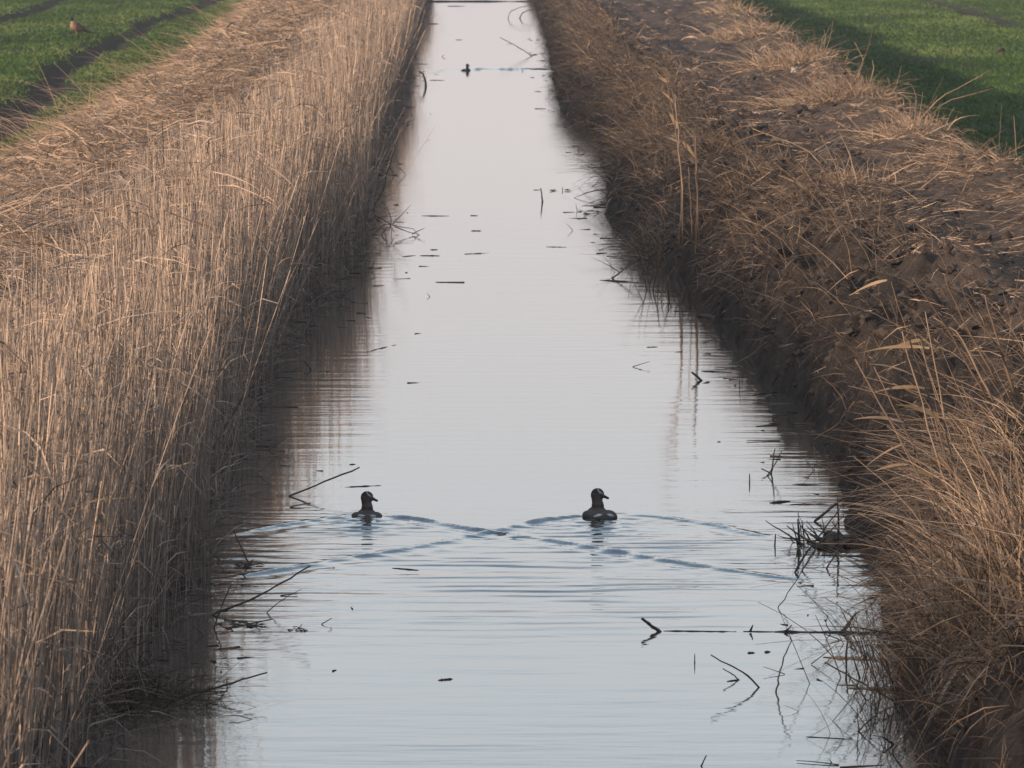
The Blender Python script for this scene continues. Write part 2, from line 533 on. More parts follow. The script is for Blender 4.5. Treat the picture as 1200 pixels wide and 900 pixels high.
wx = np.concatenate([[-4, -3.2], np.arange(-2.7, 3.4, 0.035), [3.6, 4.2]])
wy = [-150.0, -40, 0, 20, 30, 36, 40]
y = 42.0
while y < 60: wy.append(y); y += 0.018 if 47.5 < y < 56 else 0.04
while y < 190: wy.append(y); y += 0.8
while y < 222: wy.append(y); y += 0.18
wy += list(np.arange(223, 480, 6.0)) + [520, 600, 700, 850]
X, Y, Q = grid(wx, np.array(wy))
Hh = water_h(X, Y)
g = Geo().add(np.stack([X, Y, Hh], 1), q=Q)
wo = g.build('water', M['water'], smooth=True)
tag(wo, kind='structure')
set_attr(wo, 'breeze', np.interp(Y, [0, 40, 45, 50, 54, 56, 62, 80, 120, 200, 400], [.7, .75, 1.0, 1.7, 1.4, .6, .65, 0.6, 0.45, 0.3, 0.18]))

# ------------------------------------------------------------------ reed bed on the left bank (nobody could count it)
def scatter(y0, y1, x0f, x1f, per_m2, wmax):
    """random points between two edge curves"""
    n = int((y1 - y0) * wmax * per_m2)
    Yp = rng.uniform(y0, y1, n); u = rng.random(n)
    a, b = x0f(Yp), x1f(Yp)
    keep = rng.random(n) < np.abs(b - a) / wmax
    return (a + (b - a) * u)[keep], Yp[keep]


def rdir(n, lean=0.06, lx=0.0, ly=0.0):
    d = np.stack([rng.normal(lx, lean, n), rng.normal(ly, lean, n), np.ones(n)], 1)
    return unit(d)


reeds = Geo(); leaves = Geo()
for (y0, y1, dens, rs, K) in ((22, 34, 110, 1.1, 3), (34, 52, 150, 1.0, 5), (52, 80, 120, 1.05, 4), (80, 130, 80, 1.25, 3), (130, 220, 44, 1.7, 2), (220, 420, 20, 2.8, 2)):
    Xp, Yp = scatter(y0, y1, lambda v: eL(v) + 0.06, lambda v: eL(v) - 2.5, dens * 1.35, 2.6)
    clump = fbm(Xp * 1.3, Yp * 0.55, 201, 3)
    keep = rng.random(len(Xp)) < np.clip(0.72 + 1.5 * clump, 0.08, 1) * np.clip(1.15 - 1.0 * np.clip((eL(Yp) - Xp - 1.1 - .5 * fbm(Xp * .6, Yp * .25, 205, 3)) / 1.0, 0, 1), 0.13, 1)
    Xp, Yp = Xp[keep], Yp[keep]; clump = clump[keep]
    n = len(Xp)
    zb = np.maximum(ground(Xp, Yp, False), -0.25)
    u = eL(Yp) - Xp
    top = 2.12 + 0.30 * fbm(Xp * 0.7, Yp * 0.12, 211, 3) + np.interp(Yp, [40, 120, 220], [0, 0.0, 0.25]) - 0.55 * np.clip((u - 0.7) / 1.5, 0, 1) - 0.25 * np.clip((0.1 - u) / 0.25, 0, 1)
    ln = (top - zb) * np.where(rng.random(n) < 0.35, rng.uniform(0.35, 0.9, n), rng.normal(0.96, 0.09, n))
    ln = np.clip(ln, 0.25, 2.9)
    lean = np.where(rng.random(n) < 0.13, 0.20, 0.055)
    flow = fbm(Xp * 0.4, Yp * 0.2, 221, 2)
    d = np.stack([rng.normal(0, 1, n) * lean + 0.07 * flow + 0.02 * np.clip(0.5 - u, 0, 1), rng.normal(0, 1, n) * lean, np.ones(n)], 1)
    bend = np.stack([rng.normal(0.0, 0.05, n), rng.normal(0, 0.05, n), -np.abs(rng.normal(0, 0.02, n))], 1)
    rad = (0.0022 + 0.0040 * rng.random(n) ** 1.8) * rs
    tint = np.clip(0.5 + 0.35 * clump + rng.normal(0, 0.28, n), 0, 1)
    base = np.stack([Xp, Yp, zb - 0.05], 1)
    strands(reeds, base, d, ln, bend, rad, K=K, S=3, tint=tint, tip=0.55)
    # withered sheaths and leaf strips clinging to the stems
    k = 2 if y1 <= 130 else 1
    for _ in range(k):
        f = rng.uniform(0.1, 0.92, n)
        dd = unit(d)
        p = base + dd * (ln * f)[:, None] + bend * (ln * f * f)[:, None]
        az = rng.uniform(0, 2 * math.pi, n)
        ld = np.stack([np.cos(az) * 0.5, np.sin(az) * 0.5, rng.uniform(0.2, 1.3, n)], 1)
        lb = np.stack([np.cos(az) * 0.35, np.sin(az) * 0.35, -rng.uniform(0.2, 1.2, n)], 1)
        ribbons(leaves, p, ld, rng.uniform(0.12, 0.34, n), lb, rng.uniform(0.006, 0.013, n) * rs, K=2, tint=np.clip(tint + rng.normal(0, .2, n), 0, 1))
    # bent-over tops and drooping leaf strips lying on the crown of the bed
    sel = rng.random(n) < np.clip(.25 + .55 * (u - .5), .1, .9)
    m = int(sel.sum())
    p = base[sel] + unit(d)[sel] * (ln[sel] * rng.uniform(.75, 1.0, m))[:, None]
    az = rng.uniform(0, 2 * math.pi, m)
    ribbons(leaves, p, np.stack([np.cos(az), np.sin(az), rng.normal(.1, .4, m)], 1), rng.uniform(.2, .6, m), np.stack([rng.normal(0, .2, m), rng.normal(0, .2, m), -rng.uniform(.2, .7, m)], 1),
            rng.uniform(.006, .014, m) * rs, K=3, tint=np.clip(rng.normal(.7, .22, m), 0, 1))
    # low tangle at the foot of the reeds
    X2, Y2 = scatter(y0, y1, lambda v: eL(v) + 0.14, lambda v: eL(v) - 0.9, dens * 0.6, 1.22)
    n2 = len(X2)
    zb2 = np.maximum(ground(X2, Y2, False), -0.1)
    az = rng.uniform(0, 2 * math.pi, n2)
    sp = rng.uniform(0.1, 1.5, n2)
    ribbons(leaves, np.stack([X2, Y2, zb2 + rng.uniform(0, .35, n2)], 1), np.stack([np.cos(az) * sp + 0.12, np.sin(az) * sp, np.ones(n2)], 1),
            rng.uniform(0.15, 0.6, n2), np.stack([np.cos(az) * .4 + .1, np.sin(az) * .4, -rng.uniform(.2, 1.0, n2)], 1), rng.uniform(0.004, 0.010, n2) * rs, K=3,
            tint=np.clip(rng.normal(0.25, 0.2, n2), 0, 1))
ro = reeds.build('reed_bed', M['reed'])
tag(ro, 'dense bed of dry upright reed stems along the left bank', 'reed bed', kind='stuff')
lo = leaves.build('withered_reed_leaves', M['reed'])
tag(lo, 'withered leaf strips caught among the upright reeds on the left', 'reed leaves', kind='stuff')

# matted grass and fallen reed on the left bank's crown
matg = Geo()
for (y0, y1, dens, ws) in ((40, 75, 230, 1.0), (75, 130, 200, 1.2), (130, 220, 110, 1.8), (220, 420, 45, 3.0)):
    Xp, Yp = scatter(y0, y1, lambda v: eL(v) - 0.9, lambda v: xl(v) - 0.1, dens * 1.15, 5.6)
    n = len(Xp)
    zb = ground(Xp, Yp, False)
    hh = np.interp(Yp, [60, 130, 220], [0.66, 0.68, 0.80]) * (1 + 0.45 * fbm(Xp * 0.55, Yp * 0.25, 231, 3))
    edge = np.clip((Xp - xl(Yp) + 0.1) / 1.3, 0.10, 1) * np.clip((eL(Yp) - Xp - .6) / .9, .35, 1.25)
    lay = rng.random(n) ** 0.6
    az = rng.uniform(0, 2 * math.pi, n) * 0.7 + 2.2 * fbm(Xp * 0.35, Yp * 0.2, 241, 2)
    up = rng.normal(0.12, 0.35, n)
    dirs = np.stack([np.cos(az), np.sin(az), up], 1)
    ln = rng.uniform(0.18, 0.6, n)
    bend = np.stack([rng.normal(0, .25, n), rng.normal(0, .25, n), -np.abs(rng.normal(0.25, .2, n))], 1)
    base = np.stack([Xp, Yp, zb + hh * edge * lay], 1)
    ribbons(matg, base, dirs, ln, bend, rng.uniform(0.006, 0.014, n) * ws, K=3, tint=np.clip(rng.normal(0.5, .3, n), 0, 1))
    # upright grass that carries the mat, some stems arching over the field edge
    Xp, Yp = scatter(y0, y1, lambda v: eL(v) - 2.1, lambda v: xl(v) - 0.2, dens * 0.35, 4.4)
    n = len(Xp); zb = ground(Xp, Yp, False)
    d = rdir(n, 0.3, -0.05, 0.05)
    strands(matg, np.stack([Xp, Yp, zb], 1), d, rng.uniform(0.35, 0.9, n) * np.clip((Xp - xl(Yp) + .1) / 1.2, .3, 1), np.stack([rng.normal(-.1, .3, n), rng.normal(0, .3, n), -np.abs(rng.normal(.3, .2, n))], 1),
            rng.uniform(0.002, 0.004, n) * ws, K=3, S=3, tint=np.clip(rng.normal(.5, .25, n), 0, 1))
for (y0, y1, dens, ws) in ((70, 130, 5, 1.2), (130, 300, 1.6, 1.6)):
    Xp, Yp = scatter(y0, y1, lambda v: xl(v) + .5, lambda v: xl(v) - 0.25, dens, .8)
    n = len(Xp); zb = ground(Xp, Yp, False)
    strands(matg, np.stack([Xp, Yp, zb + .2], 1), np.stack([rng.normal(-.7, .4, n), rng.normal(0, .4, n), np.ones(n)], 1), rng.uniform(.6, 1.25, n),
            np.stack([rng.normal(-.3, .2, n), rng.normal(0, .2, n), -np.abs(rng.normal(.35, .2, n))], 1), rng.uniform(.002, .0035, n) * ws, K=5, S=3, tint=np.clip(rng.normal(.6, .25, n), 0, 1))
mo = matg.build('matted_dry_grass', M['mat'])
tag(mo, 'matted dry grass and fallen reed on the left bank crown', 'dry grass', kind='stuff')

# ------------------------------------------------------------------ straw and cut stems over the right bank
lit = Geo(); hang = Geo()
for (y0, y1, dens, ws) in ((34, 56, 210, 1.0), (56, 90, 170, 1.1), (90, 150, 95, 1.5), (150, 230, 48, 2.2), (230, 420, 22, 3.6)):
    Xp, Yp = scatter(y0, y1, lambda v: eR(v) + 0.02, lambda v: xr(v) + 0.25, dens, 5.2)
    t = np.clip((Xp - eR(Yp)) / (4.15 - eR(Yp)), 0, 1.6)
    pat = fbm(Xp * 0.9, Yp * 0.45, 301, 3)
    onpath = (Xp > 4.5) & (Xp < xr(Yp) - 0.8)
    bare = (Yp < 78) & (t < 0.85)
    p = np.clip(0.5 + 1.9 * pat, 0.03, 1) * np.where(onpath, 0.30, 1) * np.where(bare, 0.24 + .2 * t, 1)
    k = rng.random(len(Xp)) < p
    Xp, Yp, t = Xp[k], Yp[k], t[k]; n = len(Xp)
    zb = ground(Xp, Yp)
    e = 0.06
    sx = (ground(Xp + e, Yp) - ground(Xp - e, Yp)) / (2 * e)
    az = rng.uniform(0, 2 * math.pi, n)
    c, s = np.cos(az), np.sin(az)
    dirs = np.stack([c, s, c * np.clip(sx, -1.2, 1.2) + np.abs(rng.normal(0.10, 0.16, n))], 1)
    bend = np.stack([rng.normal(0, .2, n), rng.normal(0, .2, n), -np.abs(rng.normal(.08, .12, n))], 1)
    ln = rng.uniform(0.07, 0.34, n) * np.where(rng.random(n) < 0.12, 2.0, 1)
    ribbons(lit, np.stack([Xp, Yp, zb + 0.012], 1), dirs, ln, bend, rng.uniform(0.004, 0.011, n) * ws, K=2, tint=np.clip(rng.beta(0.9, 1.6, n) + 0.14 * (t > 0.8) + .25 * pat[k], 0, 1))
    # stems that lean out over the water: thick beyond the dug stretch
    Xp, Yp = scatter(y0, y1, lambda v: eR(v) + 0.06, lambda v: eR(v) + 1.5, dens * 1.2, 1.6)
    t = (Xp - eR(Yp))
    pat = fbm(Xp * 0.7, Yp * 0.28, 311, 3)
    far = np.interp(Yp, [40, 60, 76, 92, 130], [0.08, 0.05, 0.12, 0.38, 0.6])
    k = rng.random(len(Xp)) < np.clip(0.5 + 2.4 * pat, 0, 1) * far
    Xp, Yp, t = Xp[k], Yp[k], t[k]; n = len(Xp)
    zb = np.maximum(ground(Xp, Yp), -0.12)
    d = np.stack([rng.normal(-0.30, .35, n), rng.normal(-0.1, .4, n), np.ones(n) * 0.9], 1)
    ln = rng.uniform(0.2, 0.8, n) * np.clip(.4 + t, .4, 1)
    strands(hang, np.stack([Xp, Yp, zb], 1), d, ln, np.stack([rng.normal(-.25, .25, n), rng.normal(0, .2, n), -np.abs(rng.normal(.35, .3, n))], 1),
            rng.uniform(.0022, .0052, n) * ws, K=3, S=3, tint=rng.beta(.9, 1.1, n))
    az = rng.uniform(0, 6.283, n)
    ribbons(hang, np.stack([Xp, Yp, zb + rng.uniform(0, .4, n)], 1), np.stack([np.cos(az) - .5, np.sin(az), rng.normal(.2, .5, n)], 1), rng.uniform(.15, .5, n),
            np.stack([rng.normal(-.2, .2, n), rng.normal(0, .2, n), -np.abs(rng.normal(.5, .3, n))], 1), rng.uniform(.005, .011, n) * ws, K=3, tint=np.clip(rng.normal(.4, .25, n), 0, 1))
# short chaff and fibre, everywhere on the turned earth
for (y0, y1, dens, ws) in ((36, 60, 420, 1.0), (60, 95, 300, 1.3), (95, 160, 120, 1.8)):
    Xp, Yp = scatter(y0, y1, lambda v: eR(v) + 0.02, lambda v: xr(v) + 0.2, dens, 5.2)
    pat = fbm(Xp * 1.6, Yp * 0.7, 321, 3)
    k = rng.random(len(Xp)) < np.clip(.45 + 1.8 * pat, .05, 1) * np.clip((Xp - eR(Yp)) / 1.2 + .15, .15, 1)
    Xp, Yp, pat = Xp[k], Yp[k], pat[k]; n = len(Xp)
    az = rng.uniform(0, 2 * math.pi, n)
    ribbons(lit, np.stack([Xp, Yp, ground(Xp, Yp) + .012], 1), np.stack([np.cos(az), np.sin(az), rng.normal(.25, .45, n)], 1), rng.uniform(.03, .14, n),
            np.stack([rng.normal(0, .3, n), rng.normal(0, .3, n), -np.abs(rng.normal(.1, .2, n))], 1), rng.uniform(.004, .010, n) * ws, K=2, tint=np.clip(rng.beta(.9, 1.9, n) + .2 * pat, 0, 1))
o = lit.build('straw_litter', M['litter'])
tag(o, 'straw and cut stems strewn over the right bank', 'straw', kind='stuff')
o = hang.build('bank_grass', M['sedge'])
tag(o, 'brown dead grass hanging down the right bank to the water', 'dead grass', kind='stuff')

# reed bits and leaf scraps gathered on the water along both edges
ed = Geo()
for (y0, y1, dens, ws) in ((36, 60, 11, 1.0), (60, 110, 8, 1.3), (110, 260, 2.5, 2.0)):
    for side in (0, 1):
        Yp = rng.uniform(y0, y1, int((y1 - y0) * dens * .5))
        k = rng.random(len(Yp)) < np.clip(.3 + 2.4 * fbm(Yp * .35, Yp * 0 + side * 7.7, 341, 3), .03, 1); Yp = Yp[k]; n = len(Yp)
        off = np.abs(rng.normal(0, .28, n)) * np.where(rng.random(n) < .15, 2.2, 1)
        Xp = eL(Yp) + .05 + off if side == 0 else eR(Yp) - .02 - off
        up = np.where(rng.random(n) < .16, rng.uniform(.3, 1.4, n), rng.normal(.0, .03, n))
        strands(ed, np.stack([Xp, Yp, np.full(n, .003)], 1), np.stack([rng.normal(0, 1, n), rng.normal(0, .8, n), up], 1), rng.uniform(.05, .32, n),
                np.stack([rng.normal(0, .15, n), rng.normal(0, .15, n), -np.abs(rng.normal(0, .04, n))], 1), rng.uniform(.003, .0065, n) * ws, K=3, S=4, tint=np.clip(rng.normal(.5, .3, n), 0, 1))
o = ed.build('drifted_reed_litter', M['sedge'])
tag(o, 'broken reed bits drifted on the water along both edges', 'reed litter', kind='stuff')

cr_ = Geo()
OCT = np.array([(1, 0, 0), (-1, 0, 0), (0, 1, 0), (0, -1, 0), (0, 0, 1), (0, 0, -1), (.62, .62, .5), (-.62, .6, .45), (.6, -.62, .5), (-.6, -.62, .5)])
TRI = [(4, 0, 6), (6, 0, 2), (4, 6, 2), (4, 2, 7), (7, 2, 1), (4, 7, 1), (4, 1, 9), (9, 1, 3), (4, 9, 3), (4, 3, 8), (8, 3, 0), (4, 8, 0), (5, 2, 0), (5, 1, 2), (5, 3, 1), (5, 0, 3)]
for (y0, y1, dens) in ((36, 60, 60), (60, 100, 42), (100, 170, 16)):
    Xp, Yp = scatter(y0, y1, lambda v: eR(v) + 0.03, lambda v: xr(v), dens, 5.2)
    pat = fbm(Xp * 1.2, Yp * 0.5, 331, 3)
    k = rng.random(len(Xp)) < np.clip(.4 + 2 * pat, .03, 1) * np.where(Xp > 4.3, .3, 1)
    Xp, Yp = Xp[k], Yp[k]; n = len(Xp)
    sz = .016 + .055 * rng.random(n) ** 3 * np.interp(Yp, [40, 160], [1, 1.5])
    V = OCT[None] * (1 + rng.normal(0, .22, (n, 10, 3)))
    a = rng.uniform(0, 6.28, n); c, q = np.cos(a)[:, None], np.sin(a)[:, None]
    V = np.stack([V[..., 0] * c - V[..., 1] * q, V[..., 0] * q + V[..., 1] * c, V[..., 2] * .75], -1) * sz[:, None, None]
    V = V + np.stack([Xp, Yp, ground(Xp, Yp) + sz * .25], 1)[:, None, :]
    T = (np.arange(n)[:, None, None] * 10 + np.array(TRI)[None]).reshape(-1, 3)
    cr_.add(V.reshape(-1, 3), t=T)
o = cr_.build('soil_crumbs', M['clod'])
tag(o, 'crumbs and clods of dark turned earth over the right bank', 'soil', kind='stuff')

# ------------------------------------------------------------------ green crop
for side in (-1, 1):
    gr = Geo()
    for (y0, y1, dens, ws) in ((60, 130, 40, 1.0), (130, 200, 26, 1.5), (200, 330, 13, 2.3), (330, 460, 5, 3.5)):
        if side < 0: Xp, Yp = scatter(y0, y1, lambda v: xl(v) - 0.7, lambda v: v * 0 - 24, dens, 18.5)
        else: Xp, Yp = scatter(y0, y1, lambda v: xr(v) + 0.9, lambda v: v * 0 + 27, dens, 21)
        # drilled rows, thin patches
        row = np.round(Xp / 0.25) * 0.25 + rng.normal(0, .045, len(Xp))
        Xp = row
        p = (1 - np.clip(rut(Xp, Yp) * 1.7, 0, 1)) * np.clip(0.95 - 1.3 * np.maximum(0, fbm(Xp * 0.5, Yp * 0.12, 91, 4) - 0.1), .15, 1)
        k = rng.random(len(Xp)) < p
        Xp, Yp = Xp[k], Yp[k]; n = len(Xp)
        zb = ground(Xp, Yp)
        for _ in range(2):
            d = rdir(n, 0.45)
            ribbons(gr, np.stack([Xp, Yp, zb - .01], 1), d, rng.uniform(.09, .17, n), np.stack([rng.normal(0, .4, n), rng.normal(0, .4, n), -np.abs(rng.normal(.2, .2, n))], 1),
                    rng.uniform(.010, .022, n) * ws, K=2, tint=np.clip(rng.normal(.45, .2, n) + .9 * fbm(Xp * .6, Yp * .09, 171, 4), 0, 1))
    o = gr.build('green_crop', M['green'])
    tag(o, 'short green crop growing on the %s field' % ('left' if side < 0 else 'right'), 'crop', kind='stuff')

# ------------------------------------------------------------------ ducks
def blob(parts, name, voxel):
    bm = bmesh.new()
    for c, r, rot in parts:
        mtx = Matrix.Translation(c) @ Matrix.Rotation(rot[2], 4, 'Z') @ Matrix.Rotation(rot[1], 4, 'Y') @ Matrix.Rotation(rot[0], 4, 'X') @ Matrix.Diagonal((*r, 1))
        bmesh.ops.create_icosphere(bm, subdivisions=3, radius=1.0, matrix=mtx)
    me = bpy.data.meshes.new('tmp'); bm.to_mesh(me); bm.free()
    ob = bpy.data.objects.new('tmp', me); COL.objects.link(ob)
    md = ob.modifiers.new('r', 'REMESH'); md.mode = 'VOXEL'; md.voxel_size = voxel
    sm = ob.modifiers.new('s', 'SMOOTH'); sm.factor = 0.5; sm.iterations = 5
    dg = bpy.context.evaluated_depsgraph_get(); dg.update()
    out = bpy.data.meshes.new_from_object(ob.evaluated_get(dg))
    out.name = name
    bpy.data.objects.remove(ob)
    out.shade_smooth()
    return out


def paint(me, fn):
    a = me.color_attributes.new('plumage', 'FLOAT_COLOR', 'POINT')
    cols = []
    for v in me.vertices: cols.extend((*fn(v.co), 1.0))
    a.data.foreach_set('color', cols)


def plumage_mat():
    m, nt, b = new_mat('plumage')
    n = nt.nodes.new('ShaderNodeAttribute'); n.attribute_name = 'plumage'
    nz = noise(nt, 60, 3, .6, objcoord(nt, (1, 1, 2)))
    rr = ramp(nt, [(0.35, (0.6, 0.6, 0.6)), (0.7, (1.25, 1.2, 1.15))])
    nt.links.new(nz.outputs['Fac'], rr.inputs['Fac'])
    mm = nt.nodes.new('ShaderNodeMix'); mm.data_type = 'RGBA'; mm.blend_type = 'MULTIPLY'; mm.inputs[0].default_value = 0.7
    nt.links.new(n.outputs['Color'], mm.inputs[6]); nt.links.new(rr.outputs['Color'], mm.inputs[7])
    nt.links.new(mm.outputs[2], b.inputs['Base Color'])
    b.inputs['Roughness'].default_value = 0.7
    return m


def plain(name, c, rough=.5):
    m, nt, b = new_mat(name)
    n = noise(nt, 40, 3, .6, objcoord(nt))
    rr = ramp(nt, [(0.3, tuple(x * .75 for x in c)), (.7, tuple(min(1, x * 1.2) for x in c))])
    nt.links.new(n.outputs['Fac'], rr.inputs['Fac']); nt.links.new(rr.outputs['Color'], b.inputs['Base Color'])
    b.inputs['Roughness'].default_value = rough
    return m


M['plumage'] = plumage_mat()
M['bill'] = plain('bill_horn', (0.022, 0.022, 0.026), .4)
M['eye'] = plain('eye', (0.008, 0.008, 0.008), .1)
M['white'] = plain('white_feather', (0.66, 0.66, 0.66), .7)
M['dfeather'] = plain('dark_feather', (0.028, 0.025, 0.024), .7)
M['leg'] = plain('leg_skin', (0.12, 0.10, 0.08), .6)


def duck(px, py, label, rz, high, scale=1.0, back_tint=(0.052, 0.043, 0.038)):
    """swimming away from the bridge, head turned to its right; high = how far the body stands out of the water"""
    p = onz(px, py)
    root = empty('duck', (p.x, p.y, 0), rz)
    root.scale = (scale,) * 3
    tag(root, label, 'duck', 'ducks on the canal')
    hz = high
    parts = [((0, 0.02, hz - 0.052), (0.108, 0.185, 0.066), (0.04, 0, 0)),
             ((0, -0.12, hz - 0.040), (0.076, 0.11, 0.038), (0.12, 0, 0)),
             ((0, 0.13, hz - 0.035), (0.075, 0.085, 0.062), (0, 0, 0)),
             ((0.004, 0.125, hz + 0.022), (0.042, 0.046, 0.060), (-.10, 0, 0)),
             ((-0.001, 0.128, hz + 0.066), (0.0365, 0.036, 0.054), (0, -0.12, 0)),
             ((-0.003, 0.130, hz + 0.100), (0.0405, 0.035, 0.046), (0, 0.10, 0)),
             ((0.006, 0.130, hz + 0.108), (0.0430, 0.034, 0.038), (0, 0.35, 0)),
             ((0.034, 0.130, hz + 0.092), (0.020, 0.018, 0.0165), (0, 0.5, 0))]
    me = blob(parts, 'duck_body', 0.0055)

    def col(c):
        x, y_, z = c
        zz = z - hz
        if zz > 0.035:          # head and neck
            if -0.003 < (zz - 0.119) + 0.55 * (x - 0.012) - 9 * max(0, .012 - x) ** 2 * 12 < 0.009 and -0.016 < x < 0.034 and y_ < 0.125: return (0.62, 0.60, 0.57)
            if zz > 0.115: return (0.028, 0.022, 0.020)
            if x > 0.028: return (0.17, 0.14, 0.12)
            return (0.120, 0.090, 0.072)
        if zz > 0.0 and y_ > 0.06: return (0.080, 0.060, 0.047)
        if y_ < -0.14: return (0.030, 0.026, 0.024)
        k = 0.75 + 0.5 * (math.sin(y_ * 160) * math.sin(x * 130 + y_ * 30) > 0.1)
        if zz < -0.03 and abs(x) > 0.06: return tuple(t * 1.25 * k for t in back_tint)
        return tuple(t * k for t in back_tint)
    paint(me, col)
    me.materials.append(M['plumage'])
    b = bpy.data.objects.new('duck_body', me); COL.objects.link(b); b.parent = root
    # bill: flattened, drooping a little
    g = Geo()
    tube(g, [(0.042, .130, hz + .092), (0.055, .130, hz + .086), (0.067, .130, hz + .080), (0.076, .130, hz + .077), (.081, .130, hz + .077)],
         [.0125, .0100, .0088, .0082, .004], S=8)
    g.build('bill', M['bill'], root, True)
    for s in (-1, 1):
        g = Geo(); tube(g, [(0.028, .130 + s * .022, hz + .114), (0.028, .130 + s * .0265, hz + .114), (0.028, .130 + s * .029, hz + .114)], [.0042, .004, .0012], S=8)
        g.build('eye', M['eye'], root, True)
    # folded wings riding on the back
    for s in (-1, 1):
        wm = blob([((s * .054, -.01, hz - .036), (.058, .165, .041), (.06, 0, s * -.10))], 'folded_wing', .0055)
        paint(wm, lambda c: tuple(t * (0.7 + 0.6 * (math.sin(c.y * 210 + c.x * 60) > 0.2)) for t in back_tint))
        wm.materials.append(M['plumage'])
        w = bpy.data.objects.new('folded_wing', wm); COL.objects.link(w); w.parent = root
    # white flank edges beside the dark rump, lying on the feathers
    bv = BVHTree.FromPolygons([v.co.copy() for v in me.vertices], [tuple(p.vertices) for p in me.polygons])
    for s, xa, xb, za, zb in ((-1, -.070, -.016, .42, .95), (1, .018, .060, .95, .45)):
        pts = []
        for k in range(6):
            t = k / 5; x = xa + (xb - xa) * t; z = (za + (zb - za) * t) * (hz - .008)
            hit = bv.ray_cast(Vector((x, -1, z)), Vector((0, 1, 0)))[0]
            if hit is not None: pts.append(hit + Vector((0, -.002, 0)))
        if len(pts) > 2:
            g = Geo(); m = len(pts) - 1
            tube(g, pts, [.0135 * (1.0 - .75 * abs(2 * i / m - 1) ** 2) for i in range(m + 1)], S=6)
            g.build('flank_stripe', M['white'], root, True)
    g = Geo()
    for a in (-.3, -.1, .1, .3):
        tube(g, [(a * .12, -.19, hz - .042), (a * .16, -.225, hz - .037), (a * .18, -.25, hz - .033)], [.010, .007, .002], S=6)
    g.build('tail', M['dfeather'], root, True)
    return root


duck(429.5, 605.5, 'brown duck swimming behind the left wake, body low in the water', 0.03, 0.022)
duck(704.0, 607.0, 'brown duck riding higher, swimming away on the right of the near pair', 0.16, 0.040, scale=1.06, back_tint=(0.066, 0.054, 0.046))
duck(545.8, 82.0, 'small distant dark duck alone in the upper canal', -0.35, 0.035, scale=0.98, back_tint=(0.040, 0.040, 0.036))

# ------------------------------------------------------------------ field bird
def field_bird():
    p = onz(91.0, 43.0, 0.62)
    z0 = float(ground(np.array([p.x]), np.array([p.y]))[0])
    root = empty('field_bird', (p.x, p.y, z0), 0.15)
    root.scale = (1.2,) * 3
    tag(root, 'rufous-breasted bird with pale collar and long dark tail on the green field', 'bird')
    me = blob([((0, 0, .25), (.15, .10, .115), (0, .45, 0)), ((-.09, 0, .29), (.085, .08, .10), (0, .3, 0)), ((-.115, 0, .38), (.038, .038, .075), (0, -.25, 0)),
               ((-.14, 0, .445), (.058, .044, .046), (0, -.1, 0))], 'bird_body', .011)

    def col(c):
        if c.z > .40: return (.012, .018, .016)
        if c.z > .375: return (.30, .28, .25)
        if c.x < -.10: return (.26, .18, .125)
        if c.x < -0.03: return (.15, .075, .045)
        return (.05, .035, .028)
    paint(me, col); me.materials.append(M['plumage'])
    b = bpy.data.objects.new('bird_body', me); COL.objects.link(b); b.parent = root
    g = Geo(); tube(g, [(-.175, 0, .435), (-.20, 0, .425), (-.215, 0, .415)], [.012, .009, .002]); g.build('bill', M['leg'], root, True)
    g = Geo()
    for k in (-1, 0, 1):
        tube(g, [(.10, k * .02, .21), (.22, k * .03, .155), (.36, k * .02, .115), (.46, k * .01, .10)], [.034, .028, .018, .005])
    g.build('tail', M['dfeather'], root, True)
    for s in (-1, 1):
        wm = blob([((.06, s * .085, .24), (.15, .035, .08), (0, .45, 0))], 'folded_wing', .012)
        paint(wm, lambda c: (.032, .024, .022) if c.x > -.05 else (.16, .075, .035)); wm.materials.append(M['plumage'])
        w = bpy.data.objects.new('folded_wing', wm); COL.objects.link(w); w.parent = root
        g = Geo(); tube(g, [(.0, s * .04, .17), (-.012, s * .04, .08), (-.004, s * .04, .0)], [.018, .009, .008]); tube(g, [(.02, s * .04, .008), (-.05, s * .04, .006)], .007)
        g.build('leg', M['leg'], root, True)


field_bird()

# ------------------------------------------------------------------ twigs, reeds and drift lying in or standing out of the water
def stick(name, label, cat, px_pts, r_px, mat='dead', depth=None, jit=0.12, wob=0.006, sink=True, group=None, n=None):
    """one stem: the first pixel meets the water, the others stand at the same distance (plus depth metres)"""
    d0 = dist(px_pts[0][1])
    dep = depth or [0] * len(px_pts)
    P = [pt(a, b, d0 + dep[i]) for i, (a, b) in enumerate(px_pts)]
    if sink:
        v = (P[0] - P[1]).normalized(); P = [P[0] + v * 0.05 + Vector((0, 0, -0.03))] + P
    s = FPX / d0
    n = n or max(5, len(P) * 3)
    pts = subdiv(P, n, wob)
    r = r_px / s / 2
    rad = [r * (1.1 - 0.45 * i / n) * random.uniform(.88, 1.12) for i in range(n + 1)]
    org = P[0].copy()
    g = Geo(); tube(g, [p - org for p in pts], rad, S=6, jitter=jit)
    o = g.build(name, M[mat], smooth=True); o.location = org
    tag(o, label, cat, group)
    return o


